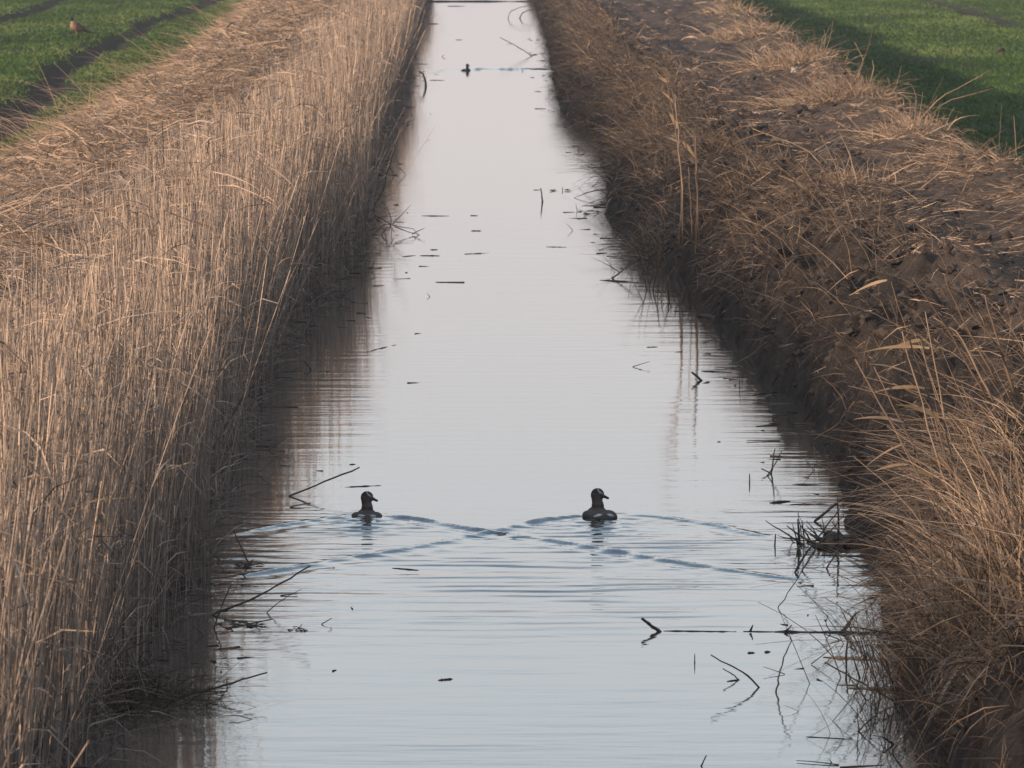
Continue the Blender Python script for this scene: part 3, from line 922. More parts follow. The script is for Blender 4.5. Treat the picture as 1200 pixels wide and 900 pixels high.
def drift(name, label, cat, x0, x1, y0, y1, r_px, mat='wet', knots=(), group=None, jit=.25, rise=0.3):
    """a stem afloat: both ends on the water"""
    a, b = onz(x0, y0), onz(x1, y1)
    s = FPX / a.y; r = r_px / s / 2 * 0.62
    n = 11
    org = (a + b) / 2
    pts = subdiv([a, b], n, 0.004)
    rad = []
    for i in range(n + 1):
        t = i / n
        k = 1 + sum(h * math.exp(-((t - kt) / .06) ** 2) for kt, h in knots)
        rad.append(r * k * (0.3 + 0.7 * min(1, 5 * t, 3 * (1 - t))) * random.uniform(.7, 1.25))
    g = Geo(); tube(g, [p - org + Vector((0, 0, r * rise)) for p in pts], rad, S=7, jitter=jit)
    o = g.build(name, M[mat], smooth=True); o.location = org
    tag(o, label, cat, group)
    return o, org, s


def spur(parent, org, name, px_pts, d, r_px, mat='wet'):
    s = FPX / d; r = r_px / s / 2
    P = [pt(a, b, d) - org for a, b in px_pts]
    n = 5
    g = Geo(); tube(g, subdiv(P, n, .01), [r * (1.1 - .7 * i / n) for i in range(n + 1)], S=6, jitter=.2)
    return g.build(name, M[mat], parent, True)


S_ = 'reed stem'; T_ = 'twig'; D_ = 'driftwood'
# left side, near
stick('broken_reed', 'thin straight reed slanting out of the water just above the left duck', S_, [(338, 582), (421, 548)], 2.3)
drift('floating_reed', 'thin reed sliver floating right above the left duck head', S_, 404, 446, 571.5, 569.5, 2.0)
drift('floating_leaf', 'tiny dark leaf at the upper tip of the slanting reed', 'leaf', 409, 416, 545, 544.5, 2.6)
stick('bent_reed', 'long kinked reed reaching out from the left reeds below the crossing wakes', S_, [(246, 722), (300, 701), (330, 684), (363, 664)], 2.8)
stick('leaning_reed', 'lowest long reed slanting out from the left bank reeds', S_, [(212, 818), (265, 804), (312, 790)], 2.8)
stick('reed_stub', 'short upright stub at the root of the lowest slanting reed', T_, [(265, 806), (264.5, 799)], 2.2)
stick('thin_twig', 'dark twig rising left from a floating weed clump', T_, [(291, 662), (281, 640), (272, 620)], 2.0)


def weed(px, py, wpx, hpx, label, nb=8, mat='wet'):
    """a clump of drifted leaf litter afloat: a lumpy raft with a few twig ends"""
    p = onz(px, py); s = FPX / p.y
    root = empty('weed_clump', (p.x, p.y, 0))
    tag(root, label, 'weed clump')
    w, h = wpx / s, hpx / s
    for k in range(nb):
        x = random.uniform(-.5, .5) * w; l = random.uniform(.15, .4) * w
        yy = random.uniform(-.15, .15)
        g = Geo(); z = random.uniform(.0, .3) * h
        tube(g, subdiv([(x - l / 2, yy, z), (x, yy + random.uniform(-.1, .1), z * .8 + random.uniform(.0, .2) * h), (x + l / 2, yy, z * .6)], 6, .02),
             [h * random.uniform(.07, .18) * f for f in (.3, .8, 1, 1.1, .9, .6, .2)], S=6, jitter=.3)
        g.build('sodden_stem', M[mat], root, True)
    g = Geo()
    tube(g, subdiv([(random.uniform(-.2, .2) * w, 0, 0), (random.uniform(-.1, .3) * w, 0, h * 1.1)], 4, .02), [h * .14, h * .12, h * .1, h * .08, h * .05], S=6, jitter=.2)
    g.build('twig_end', M[mat], root, True)
    return root


weed(293, 664, 34, 7, 'dark weed clump afloat at the foot of a leaning twig')
weed(291, 735, 50, 6, 'straggling weed raft with a stick, close to the left reeds', 10)
stick('raft_stick', 'straight stick lying up on the straggling weed raft', T_, [(287, 733), (318, 727)], 2.2, 'wet', sink=False)
weed(347, 738, 24, 5, 'small round weed scraps right of the straggling raft', 6)
stick('forked_twig', 'tiny thin twig right of the small weed scraps', T_, [(376, 733), (388, 726)], 1.4)
stick('leaning_twig', 'dark bare twig standing against the left reed edge', T_, [(250, 738), (257, 715), (270, 687)], 2.2)
stick('drooping_twig', 'short twig dipping to the water at the left reed edge', T_, [(257, 657), (246, 648), (236, 635)], 2.2)
drift('floating_bark', 'dark bark strip floating alone below the left wake crossing', D_, 459, 490, 667, 669.5, 2.8, 'wet', [(.95, .5)])
drift('floating_chip', 'small bark chip alone in the lower middle of the canal', D_, 513, 530, 799.5, 798, 4.0, 'wet', [(.85, .9)])
drift('floating_reed', 'reed bit by the left reeds, midway up the canal', S_, 430, 464, 412, 404, 1.9)
# right side, near
o = stick('branch_stub', 'thick dark branch stub angled up out of the water below the right duck', D_, [(774, 742), (765, 736), (752.5, 726)], 5.0, 'bark', wob=.004)
drift('floating_twig', 'thin dark driftwood line trailing right from the thick branch stub', D_, 778, 864, 741.3, 742.2, 2.6, 'wet', [(.85, 1.2)])
lg, org, s = drift('floating_branch', 'long knobbly branch afloat ending in the right reeds', D_, 872, 1062, 742, 744, 4.2, 'wet', [(.06, .9), (.3, .5), (.6, .6), (.85, .8)])
spur(lg, org, 'snag', [(880, 742), (882, 738), (883.5, 734)], org.y, 3.2)
spur(lg, org, 'snag', [(921, 742), (925, 739), (929.5, 734)], org.y, 2.4)
spur(lg, org, 'snag', [(988, 743), (994, 737), (1000, 725), (1009, 718)], org.y, 5.0)
spur(lg, org, 'snag', [(975, 742), (969, 733), (972, 722)], org.y, 1.4)
drift('floating_leaf', 'left one of two round leaves floating under the long branch', 'leaf', 877, 886, 767.5, 767.2, 4.2, 'wet', rise=.1)
drift('floating_leaf', 'right one of two round leaves floating under the long branch', 'leaf', 897, 904.5, 766.5, 766, 4.8, 'wet', rise=.1)
stick('bent_reed', 'long bent reed leaning left, its foot below the two round leaves', S_, [(892, 808), (870, 789), (834, 769.5)], 2.4)
stick('short_reed', 'short reed leaning left beside the long bent reed', S_, [(867, 799), (862, 794), (848, 785.5)], 2.0)
drift('floating_twig', 'dark bit floating at the foot of the short leaning reed', T_, 853, 868, 801, 799, 3.2)
stick('curved_reed', 'slim reed curving up right, standing alone off the lower right reeds', S_, [(911, 813), (915, 790), (921, 770), (929, 753)], 2.3)
drift('floating_log', 'pale floating log with a swollen knot near the right reeds', D_, 966, 1075, 772.5, 778, 5.2, 'pale', [(.22, .8), (.18, .6)])
drift('floating_log', 'dark straight log floating below the pale knotted log', D_, 996, 1110, 809, 813, 6.6, 'bark', [(.03, .2)])
stick('slanting_reed', 'straight reed slanting down right across the two floating logs', S_, [(1062, 832), (1030, 813), (968, 778)], 2.6, depth=[0, 0, 0])
drift('floating_reed', 'thin reed floating flat near the bottom right reeds', S_, 946, 1002, 866.5, 869.5, 2.0)
stick('reed_tip', 'dark reed tip poking out at the bottom edge of the water', S_, [(823, 901), (829, 888)], 2.4)
stick('reed_tip', 'tiny upright reed tip between the branch stub and the bent reed', S_, [(815, 779), (815, 768)], 1.5, sink=False)
stick('arching_reed', 'arched reed dipping into the water at the bottom right', S_, [(1007, 860), (1025, 843), (1045, 831), (1062, 829)], 2.2)
# right, by the drift pile
stick('leaning_reed', 'leftmost dark reed leaning from the drift heap into the water', S_, [(932, 672), (950, 643), (985, 597)], 2.6)
stick('leaning_reed', 'thinner reed leaning parallel beside the drift heap reed', S_, [(941, 670), (960, 640), (990, 605)], 1.9)
stick('leaning_reed', 'thinnest reed slanting down left farthest from the drift heap', S_, [(913, 714), (935, 680), (962, 636)], 1.3)
stick('leaning_reed', 'reed leaning from the bank right below the drift heap', S_, [(969, 668), (982, 648), (1018, 610)], 2.2)
stick('dark_stick', 'thick dark stick leaning against the bank above the drift heap', D_, [(956, 612), (970, 600), (990, 584)], 3.6, 'bark')
stick('reed_tip', 'small upright stub standing left of the drift heap', S_, [(909, 641), (910, 627)], 2.4)
drift('floating_weed', 'flat dark weed strip left of the drift heap', 'weed', 903, 927, 590.5, 588.5, 4.4, 'wet', [(.5, .3)])
drift('floating_weed', 'thin weed strip floating between the heap and the flat weed', 'weed', 927, 972, 592, 591.5, 2.8, 'wet', [(.4, .6)])
drift('floating_twig', 'thin dark twig afloat above the flat weed strips', T_, 929, 962, 568.5, 569, 2.0)


def pile():
    p = onz(967, 640)
    s = FPX / p.y
    root = empty('drift_heap', (p.x, p.y, 0))
    tag(root, 'heap of mud and tangled dead stems in the water against the right bank', 'drift heap')
    bm = bmesh.new()
    bmesh.ops.create_icosphere(bm, subdivisions=4, radius=1.0)
    for v in bm.verts:
        n = fbm(np.array([v.co.x * 3.5]), np.array([v.co.y * 2.5 + v.co.z * 3]), 401, 3)[0]
        v.co *= 1 + .8 * n + .35 * fbm(np.array([v.co.x * 11]), np.array([v.co.y * 6 + v.co.z * 11]), 411, 3)[0]
        v.co = Vector((v.co.x * .15 + .10, v.co.y * .45, v.co.z * .065 - .01))
    me = bpy.data.meshes.new('mud_mound'); bm.to_mesh(me); bm.free(); me.shade_smooth(); me.materials.append(M['clod'])
    o = bpy.data.objects.new('mud_mound', me); COL.objects.link(o); o.parent = root
    L = [([(948, 643), (925, 628), (898, 611)], 2.6), ([(960, 640), (940, 630), (923, 617)], 3.0), ([(955, 640), (945, 625), (936, 612)], 2.2), ([(937, 640), (937, 622), (936, 609)], 4.0),
         ([(965, 640), (958, 628), (946, 617)], 2.6), ([(978, 640), (966, 622), (956, 612)], 2.4), ([(983, 645), (984, 615), (982, 580)], 3.2), ([(995, 640), (972, 628), (950, 618)], 2.2),
         ([(945, 643), (930, 636), (925, 626)], 2.0), ([(1000, 640), (985, 625), (976, 612)], 2.6), ([(990, 646), (975, 640), (955, 642)], 3.0)]
    for _ in range(26):
        x0, y0 = random.uniform(935, 1002), random.uniform(630, 648)
        an = random.gauss(-.5, .55); l = random.uniform(12, 34)
        L.append(([(x0, y0), (x0 - l * .5 * math.cos(an), y0 + l * .5 * math.sin(an) + random.uniform(-2, 2)), (x0 - l * math.cos(an), y0 + l * math.sin(an))], random.uniform(1.0, 2.4)))
    for P, r in L:
        dd = p.y + random.uniform(-.3, .3)
        spur(root, Vector((p.x, p.y, 0)), 'dead_stem', P, dd, r, random.choice(['dead', 'dead', 'wet']))


pile()
stick('upright_twig', 'upright twig in a small trio in open water by the right bank', T_, [(905, 556), (907, 540), (909, 526)], 2.2)
stick('crossed_twig', 'slanting twig crossing the upright twig of the trio', T_, [(900, 558), (908, 546), (917, 529)], 1.5)
stick('crossed_twig', 'short left-leaning twig at the foot of the trio', T_, [(905, 556), (898, 552), (893, 550)], 2.0)
stick('reed_tip', 'short post-like reed stub left of the twig trio', S_, [(879, 567), (879.3, 556)], 2.2)
o = stick('stick_stub', 'short thick stick end poking up near the dark bare bank', D_, [(822, 446), (817, 441), (811, 436)], 3.6, 'bark', wob=.003)
drift('floating_reed', 'dark reed floating level right of the short stick end', S_, 822, 858, 435, 436.5, 2.2, 'wet', [(.35, .4), (.9, .6)])
drift('floating_twig', 'knotty twig afloat touching the dark bare bank', T_, 883, 912, 463, 460, 3.4, 'wet', [(.4, .5)])
drift('floating_reed', 'grey reed floating flat against the dark bare bank', S_, 882, 932, 472.5, 474, 2.4, 'dead')
stick('leaning_twig', 'small leaning twig just below the grey floating reed', T_, [(906, 493), (911, 487), (918, 481)], 2.0)
drift('floating_chip', 'tiny chip in mid water left of the bank bulge', D_, 758, 771, 407, 406.5, 2.2)
drift('floating_twig', 'dark spiky twig afloat left of the thin standing reeds', T_, 703, 748, 328, 331, 2.6, 'wet', [(.5, 1.0)])
drift('floating_twig', 'level twig floating under the thin standing reeds row', T_, 768, 786, 342.5, 343, 2.4, 'wet')
stick('standing_reed', 'thin reed leaning left, first of the trio off the right bank', S_, [(758, 340), (753, 318), (748.5, 296)], 1.6)
stick('standing_reed', 'thin reed leaning right, beside the left-leaning standing reed', S_, [(765, 340), (769, 322), (774, 302)], 1.7)
stick('standing_reed', 'shortest thin reed in the trio off the right bank', S_, [(761, 338), (763, 328), (766, 316)], 1.4)
stick('leaning_reed', 'reed leaning right, foot left of the standing trio', S_, [(718, 326), (735, 312), (756, 297)], 1.9)
drift('floating_twig', 'long twig afloat above the leaning reed near the bank', T_, 720, 800, 299.5, 299, 2.6, 'wet', [(.13, 1.2), (.45, .8)])
drift('floating_twig', 'brown reed scrap floating close in above the long twig', T_, 718, 755, 288.5, 289, 2.8, 'dead')
stick('standing_twig', 'dark short post of a twig alone in the upper canal', T_, [(635.5, 236), (635, 228), (633.5, 220)], 2.2)
weed(655, 223, 26, 4, 'thin weed line right of the dark short post', 6)
drift('floating_twig', 'short weed bit left of the dark short post', T_, 625, 633, 222.3, 222.2, 1.6)
drift('floating_reed', 'thin reed afloat in mid canal, right of the two chips', S_, 640, 664, 289, 289.3, 1.4, 'dead')
drift('floating_reed', 'long grey reed afloat off the left twig tangle', S_, 494, 526, 252.5, 252.7, 1.8, 'dead')
drift('floating_chip', 'upper dark chip in mid canal, above the larger one', D_, 551, 560, 252.2, 252.4, 1.8)
drift('floating_chip', 'larger dark chip in mid canal with a raised end', D_, 552, 564, 270.2, 270.3, 2.4, 'wet', [(.8, .6)])
drift('floating_reed', 'pale thin reed afloat below the larger dark chip', S_, 544, 573, 297.3, 296.2, 1.4, 'dead')
drift('floating_twig', 'dark twig afloat near the left tangle, lower of a pair', T_, 492, 515, 299.3, 299.4, 2.4)
drift('floating_chip', 'small chip afloat above the lower dark twig of the pair', D_, 504, 513, 292.4, 292.3, 2.0)
drift('floating_twig', 'bent twig afloat between the tangle and the dark pair', T_, 471, 487, 300.5, 299, 1.8)


def tangle(name, label, cx, cy, specs, mat='dead'):
    p = onz(cx, cy)
    root = empty(name, (p.x, p.y, 0)); tag(root, label, 'twig tangle')
    for P, r in specs: spur(root, Vector((p.x, p.y, 0)), 'bent_twig', P, p.y, r, mat)


tangle('twig_tangle', 'looping tangle of bare twigs at the left reed corner', 458, 275,
       [([(437, 276), (452, 276.5), (467, 275)], 2.6), ([(440, 272), (448, 263), (457, 262), (462, 272)], 1.4), ([(447, 275), (452, 266), (460, 266), (458, 276)], 1.2),
        ([(440, 252), (458, 263), (484, 268), (492, 276)], 1.5), ([(462, 265), (480, 272), (494, 276)], 1.3), ([(483, 274), (490, 270), (498, 267)], 1.2), ([(460, 262), (472, 250), (482, 239)], 1.0)])
tangle('twig_tangle', 'small dense tangle of twigs against the left reeds higher up', 452, 205,
       [([(443, 204), (452, 206), (466, 204)], 2.4), ([(444, 193), (450, 200), (454, 206)], 1.5), ([(447, 190), (456, 193), (462, 204)], 1.3), ([(441, 202), (448, 195), (459, 197), (460, 205)], 1.2),
        ([(468, 196), (473, 201), (476, 206)], 1.0)])
stick('leaning_reed', 'long thin reed leaning out from the left reeds past the small tangle', S_, [(438, 246), (449, 220), (466, 160)], 1.5)
stick('curved_stick', 'dark curved stick standing by the left reeds near the distant duck', D_, [(499, 100), (498.5, 94), (496, 86), (491.5, 83.5)], 3.0, 'bark', wob=.003, n=9)
drift('floating_twig', 'flat twig afloat at the foot of the curved stick', T_, 503, 521, 93.7, 93.7, 1.2)
drift('floating_twig', 'weedy twig line afloat right of the distant duck', T_, 588, 645, 80.6, 80.9, 3.0, 'dead', [(.1, .8), (.8, 1)])
stick('leaning_reed', 'thin distant reed slanting down right above the weedy line', S_, [(624, 65), (606, 54), (586, 43.5)], 1.1)
drift('floating_twig', 'dark scrap afloat by the far left reeds', T_, 502, 514, 27.7, 27.7, 2.2)
drift('floating_chip', 'distant chip in the upper canal above the far duck', D_, 534, 542, 46.4, 46.4, 1.2)
drift('floating_twig', 'faint twig at the top end of the canal', T_, 524, 545, 7, 7, 1.3)
stick('arching_reed', 'far arched reed on the right at the top of the canal', S_, [(595, 21), (598, 13), (610, 8), (622, 6)], 1.0)
stick('arching_reed', 'far looped reed close to the right bank at the top', S_, [(609, 21), (612, 15), (618, 12), (626, 11)], 1.4)
drift('floating_weed', 'low dark bar of weed lying across the far end of the canal', 'weed', 486, 640, 1.5, 1.5, 3.2, 'wet', [(.2, .2), (.6, .3)])


# ------------------------------------------------------------------ standing plants that stand out
_DG = np.arange(30, 330, .06)


def on_ground(px, py):
    """distance at which the sight line through a pixel meets the ground (or the water)"""
    x = (px - VX) * _DG / FPX; z = H - (py - VY) * _DG / FPX
    hit = np.nonzero(z <= np.maximum(ground(x, _DG), 0))[0]
    return float(_DG[hit[0]]) if len(hit) else None


def plant(name, label, cat, stems, leaf_specs, d, mat='tuft', r_px=3.0, group=None, leaf_w=4.6):
    """a reed plant drawn stem by stem; every stem runs from its foot up, all near distance d"""
    if name == 'fallen_reed' and stems[0][0][0][0] > 600:       # lies along the bank: every point rests on the ground
        root = None
        for P, r in stems:
            Q = []
            for a, b in P:
                dd = on_ground(a, b) or d
                Q.append(pt(a, b, dd) + Vector((0, -.02, .03)))
            org = Q[0].copy(); s = FPX / Q[0].y; rr = (r or r_px) / s / 2 * .74
            pts = subdiv([q - org for q in Q], 10, .002)
            g = Geo(); tube(g, pts, [rr * (1.1 - .6 * i / 10) for i in range(11)], S=5, jitter=.1, tint=random.uniform(.25, .7))
            root = g.build(name, M[mat], smooth=True); root.location = org; tag(root, label, cat, group)
        return root
    if stems[0][0][0][0] > 600:
        dd = on_ground(*stems[0][0][0])
        if dd is not None and abs(dd - d) < 18: d = dd
        else: print('FOOT', label, d, dd)
    f = pt(*stems[0][0][0], d)
    root = empty(name, f); tag(root, label, cat, group)
    s = FPX / d
    for P, r in stems:
        dep = d + random.uniform(-.12, .12)
        pts = subdiv([pt(a, b, dep) - f for a, b in P], 8, .004)
        g = Geo(); rr = (r or r_px) / s / 2 * .74
        tube(g, pts, [rr * (1.1 - .6 * i / 8) for i in range(9)], S=5, jitter=.1, tint=random.uniform(.1, .75))
        g.build('stem', M[mat], root, True)
    for (a, b) in leaf_specs:
        P0, P1 = pt(*a, d) - f, pt(*b, d + random.uniform(-.1, .1)) - f
        P1 = P0 + (P1 - P0) * 1.12
        v = P1 - P0
        g = Geo()
        dv = np.array([[v.x, v.y, v.z + .25 * v.length]]); 
        ribbons(g, np.array([list(P0)]), dv, np.array([np.linalg.norm(dv)]), np.array([[0, 0, -.25 * v.length / np.linalg.norm(dv)]]), np.array([leaf_w / s]), K=7, tint=np.array([random.random()]))
        g.build('leaf', M['leaf'], root, True)
    return root


plant('reed_plant', 'tall leafy reed standing on the right bank, leaves pointing left', 'reed',
      [([(796, 300), (800, 230), (797, 185), (789, 140), (780, 85)], 3.4), ([(801, 285), (800, 220), (795, 170), (791, 110)], 2.6)],
      [((792, 137), (759, 117)), ((789, 119), (768, 103)), ((783, 96), (768, 90)), ((797, 167), (764, 157)), ((799, 165), (816, 187)), ((797, 178), (812, 190)), ((794, 150), (784, 131))], 84, 'tuft', leaf_w=5.5)
plant('reed_plant', 'leafless pale reed stems standing right of the tall leafy reed', 'reed',
      [([(816, 302), (818, 230), (815, 149)], 4.2), ([(822, 300), (818, 250), (812, 150)], 2.4), ([(812, 280), (809, 230), (807, 195)], 2.0)], [((818, 190), (845, 218))], 85, 'tuft')
plant('fallen_reed', 'long pale reed lying aslant on the right bank below the tall reeds', 'reed stem',
      [([(722, 252), (770, 226), (815, 206), (850, 197)], 3.0)], [], 82, 'tuft')
plant('fallen_reed', 'pale reed slanting steeply down the bank to the mud spit', 'reed stem',
      [([(868, 395), (880, 330), (893, 262)], 3.2)], [], 70, 'tuft')
plant('fallen_reed', 'thin grey reed lying up the bank above the mud spit', 'reed stem', [([(824, 344), (875, 318), (915, 305)], 2.6), ], [], 72, 'tuft')


def tuft(name, label, cat, px, py, d, n, ln, spread, lean=(0, 0), droop=.5, mat='tuft', rad=.003, leafy=.8, rx=.25, ry=.3, group=None, tint=.55, zoff=None):
    """a tussock: many stems and blades from one crown"""
    p = pt(px, py, d)
    zb = float(ground(np.array([p.x]), np.array([p.y]))[0]) if zoff is None else zoff
    ws = max(1.0, d / 70)
    g = Geo()
    def bases(m):
        x = rng.normal(0, rx, m); y_ = rng.normal(0, ry, m)
        z = ground(p.x + x, p.y + y_) - zb if zoff is None else np.zeros(m)
        if zoff is None:
            wet = z + zb < 0.03
            x = np.where(wet, np.abs(x) * .6 + .1, x); z = ground(p.x + x, p.y + y_) - zb
        return np.stack([x, y_, np.maximum(z, -zb - .1) - .02], 1), x, y_
    b, x, y_ = bases(n)
    dd = np.stack([rng.normal(lean[0], spread, n) + x * .8, rng.normal(lean[1], spread, n) + y_ * .5, np.ones(n)], 1)
    bd = np.stack([rng.normal(lean[0] * .6, .25, n), rng.normal(0, .2, n), -np.abs(rng.normal(droop, droop * .5, n))], 1)
    strands(g, b, dd, rng.uniform(.45, 1.1, n) * ln, bd, rng.uniform(.6, 1.3, n) * rad * ws, K=5, S=3, tint=np.clip(rng.normal(tint, .33, n), 0, 1))
    m = int(n * leafy)
    if m:
        b, x, y_ = bases(m)
        dd = np.stack([rng.normal(lean[0], spread * 1.7, m) + x, rng.normal(lean[1], spread * 1.5, m) + y_ * .5, np.ones(m)], 1)
        bd = np.stack([rng.normal(lean[0], .35, m), rng.normal(0, .3, m), -np.abs(rng.normal(droop * 1.6, droop * .6, m))], 1)
        ribbons(g, b, dd, rng.uniform(.35, 1.0, m) * ln, bd, rng.uniform(.006, .016, m) * ws, K=5, tint=np.clip(rng.normal(tint, .33, m), 0, 1))
    root = g.build(name, M[mat]); root.location = (p.x, p.y, zb)
    return tag(root, label, cat, group)


G_ = 'dry tussocks on the right bank'
tuft('dry_tussock', 'big pale tussock on the field edge of the right bank, middle one', 'tussock', 985, 140, 122, 800, .85, .5, (-.15, 0), .55, rx=.45, ry=.9, group=G_, tint=.62)
tuft('dry_tussock', 'pale tussock on the bank edge left of the big pale tussock', 'tussock', 925, 75, 150, 520, .95, .45, (-.1, 0), .5, rx=.4, ry=1.0, group=G_, tint=.7)
tuft('dry_tussock', 'farthest pale tussock on the field edge, near the top', 'tussock', 885, 38, 185, 460, .9, .45, (-.1, 0), .5, rx=.5, ry=2.5, group=G_, tint=.7)
tuft('dry_tussock', 'small bright tussock with hooked stems right of the big one', 'tussock', 1070, 165, 103, 360, .62, .4, (-.2, 0), .6, rx=.28, ry=.8, group=G_, tint=.75)
tuft('dry_tussock', 'flattened straw tussock at the right picture edge beside the path', 'tussock', 1178, 232, 92, 420, .6, .8, (-.3, 0), .5, rx=.5, ry=1.2, group=G_, tint=.6)
tuft('dry_tussock', 'low tussock with broken upright stems on the bank rim', 'tussock', 985, 238, 88, 110, .55, .45, (-.2, 0), .25, rx=.3, ry=.6, group=G_, leafy=.5, tint=.7)
tuft('dry_tussock', 'thin grass tussock high on the bank beyond the tall reeds', 'tussock', 868, 14, 225, 240, .8, .4, (0, 0), .4, rx=.5, ry=4, group=G_, tint=.65)
tuft('dry_tussock', 'spreading brown tussock leaning over water below the upper mud point', 'tussock', 740, 175, 118, 420, .8, .3, (-.35, 0), .4, rx=.35, ry=2.0, group=G_, mat='tuft', tint=.3)
tuft('dry_tussock', 'brown tussock trailing into the water beside the distant narrows', 'tussock', 676, 112, 152, 420, .7, .35, (-.35, 0), .5, rx=.3, ry=2.6, group=G_, mat='sedge', tint=.55)
tuft('dry_tussock', 'sprawling tussock of bent stems at the water left of the tall reeds', 'tussock', 742, 240, 95, 420, .7, .4, (-.3, 0), .5, rx=.3, ry=1.6, group=G_, mat='tuft', tint=.3)
tuft('emergent_reed', 'thin dark reed stems standing in water at the bank bulge', 'reeds', 795, 352, dist(352), 46, .62, .13, (0, 0), .1, 'sedge', .004, .3, .16, .5, tint=.5, zoff=-.1)
tuft('emergent_reed', 'thin reed stems standing in water below the tall leafy reed', 'reeds', 770, 318, dist(318), 34, .6, .16, (0, 0), .1, 'sedge', .004, .3, .22, .6, tint=.4, zoff=-.1)
plant('bent_stalk', 'tall forked grass stalk rising over the right field', 'grass stalk', [([(1000, 100), (1015, 62), (1022, 38), (1024, 25)], 2.2), ([(1004, 96), (1012, 70), (1001, 49)], 1.6)], [], 121)
plant('bent_stalk', 'hooked grass stalks arching over the small bright tussock', 'grass stalk', [([(1072, 150), (1074, 115), (1070, 99), (1060, 98)], 2.4), ([(1066, 150), (1067, 118), (1058, 110)], 2.0), ([(1020, 95), (1024, 80), (1022, 70)], 1.6)], [], 104)
plant('bent_stalk', 'straight grey stalks slanting right over the field from the bank edge', 'grass stalk', [([(1068, 150), (1100, 115), (1160, 82)], 2.2), ([(1075, 148), (1110, 118), (1165, 103)], 2.4), ([(1035, 108), (1052, 92), (1068, 82)], 2.0), ([(1082, 138), (1098, 105), (1106, 87)], 1.6)], [], 103)
plant('bent_stalk', 'upright thin stalks at the right picture edge against the field', 'grass stalk', [([(1192, 190), (1190, 160), (1188, 135)], 2.2), ([(1170, 200), (1172, 160), (1174, 120)], 1.6), ([(1150, 200), (1190, 175), (1210, 165)], 3.0)], [], 95)
plant('bent_stalk', 'V of pale stalks lying on the path beside the flattened tussock', 'grass stalk', [([(1128, 226), (1118, 215), (1108, 206)], 3.0), ([(1128, 226), (1134, 212), (1142, 198)], 2.6), ([(1080, 220), (1095, 208), (1110, 196), (1114, 175)], 2.6)], [], 84)
plant('bent_stalk', 'pale stalks leaning left on the low broken tussock', 'grass stalk', [([(990, 224), (978, 190), (962, 158)], 2.6), ([(1005, 215), (996, 180), (985, 158)], 2.6), ([(965, 195), (950, 178), (930, 168), (882, 150)], 2.6)], [], 88)

# the big leaning reed clump in the near right corner
st = [([(1118, 640), (1070, 540), (1003, 421)], 4.6), ([(1112, 620), (1075, 530), (1025, 430)], 3.8), ([(1125, 610), (1095, 520), (1058, 388)], 4.0), ([(1118, 560), (1085, 450), (1058, 370), (1045, 330)], 3.4),
      ([(1160, 470), (1120, 400), (1090, 355), (1070, 325)], 4.0), ([(1170, 450), (1135, 385), (1112, 338), (1107, 320)], 3.8), ([(1190, 460), (1170, 400), (1155, 345)], 5.2), ([(1165, 470), (1125, 390), (1095, 372)], 4.0),
      ([(1130, 600), (1110, 500), (1085, 365)], 3.6), ([(1150, 620), (1120, 540), (1090, 470), (1030, 440)], 3.0), ([(1140, 520), (1100, 470), (1080, 400)], 3.0), ([(1190, 430), (1150, 380), (1125, 335), (1140, 322)], 3.4),
      ([(1180, 640), (1150, 540), (1135, 500)], 4.0)]
lv = [((1090, 408), (1012, 415)), ((1072, 440), (1022, 428)), ((1085, 455), (1030, 460)), ((1080, 478), (1045, 478)), ((1040, 328), (1000, 345)), ((1030, 345), (1000, 352)),
      ((1100, 490), (1056, 476)), ((1108, 385), (1085, 400)), ((1085, 398), (1045, 410)), ((1095, 560), (1058, 550)), ((1060, 495), (1008, 492)), ((1062, 520), (1020, 545)), ((1065, 545), (1030, 552)), ((1060, 560), (1005, 540)),
      ((1120, 560), (1090, 525))]
plant('reed_clump', 'leaning dry reed clump with pale leaves on the near right bank', 'reed clump', st, lv, 44.5, 'tuft', leaf_w=5.0)
plant('leaning_reed', 'pale straight reed lying level across the near right reed clump', 'reed stem', [([(1068, 490), (1130, 487), (1215, 489)], 4.2)], [], 43.5, 'tuft')
tuft('grass_tussock', 'short tangled tussock under the leaning reed clump', 'tussock', 1120, 600, 43.5, 420, .62, .5, (-.35, -.1), .6, 'tuft', .0028, 1.0, .32, .7, tint=.35)
tuft('grass_tussock', 'coppery tussock drooping over the dark bank hollow, topmost one', 'tussock', 1058, 560, 46.5, 190, .36, .45, (-.5, -.1), .8, 'tuft', .0024, 1.2, .20, .5, tint=.4)
tuft('sedge_tussock', 'big arching sedge tussock hanging to the water in the right corner', 'sedge', 1165, 690, 41, 560, .85, .16, (-.20, -.2), .55, 'tuft', .0042, .6, .24, .9, tint=.5)
tuft('sedge_tussock', 'upright sedge tussock at the right picture edge', 'sedge', 1195, 690, 40, 380, 1.05, .2, (-.12, -.1), .3, 'tuft', .0042, .6, .25, .8, tint=.5)
tuft('sedge_tussock', 'dark sedge tussock in the bottom right picture corner', 'sedge', 1198, 860, 37.6, 300, .5, .3, (-.3, -.2), .7, 'sedge', .0036, .9, .2, .5, tint=.55)
tuft('standing_sedge', 'thin dark sedge stems standing in water before the arching tussock', 'sedge', 1075, 790, dist(800), 200, .62, .10, (-.01, 0), .10, 'sedge', .0042, .12, .16, 1.2, tint=.3, zoff=-.1)
tuft('standing_sedge', 'sparse sedge stems standing in water at the bottom right', 'sedge', 1085, 870, dist(870), 80, .45, .12, (-.05, 0), .2, 'sedge', .0038, .2, .2, .8, tint=.25, zoff=-.1)
plant('fallen_reed', 'stout pale reed bowed over the arching sedge tussock', 'reed stem', [([(1118, 700), (1150, 668), (1180, 642), (1210, 625)], 6.0)], [], 40.2, 'tuft')
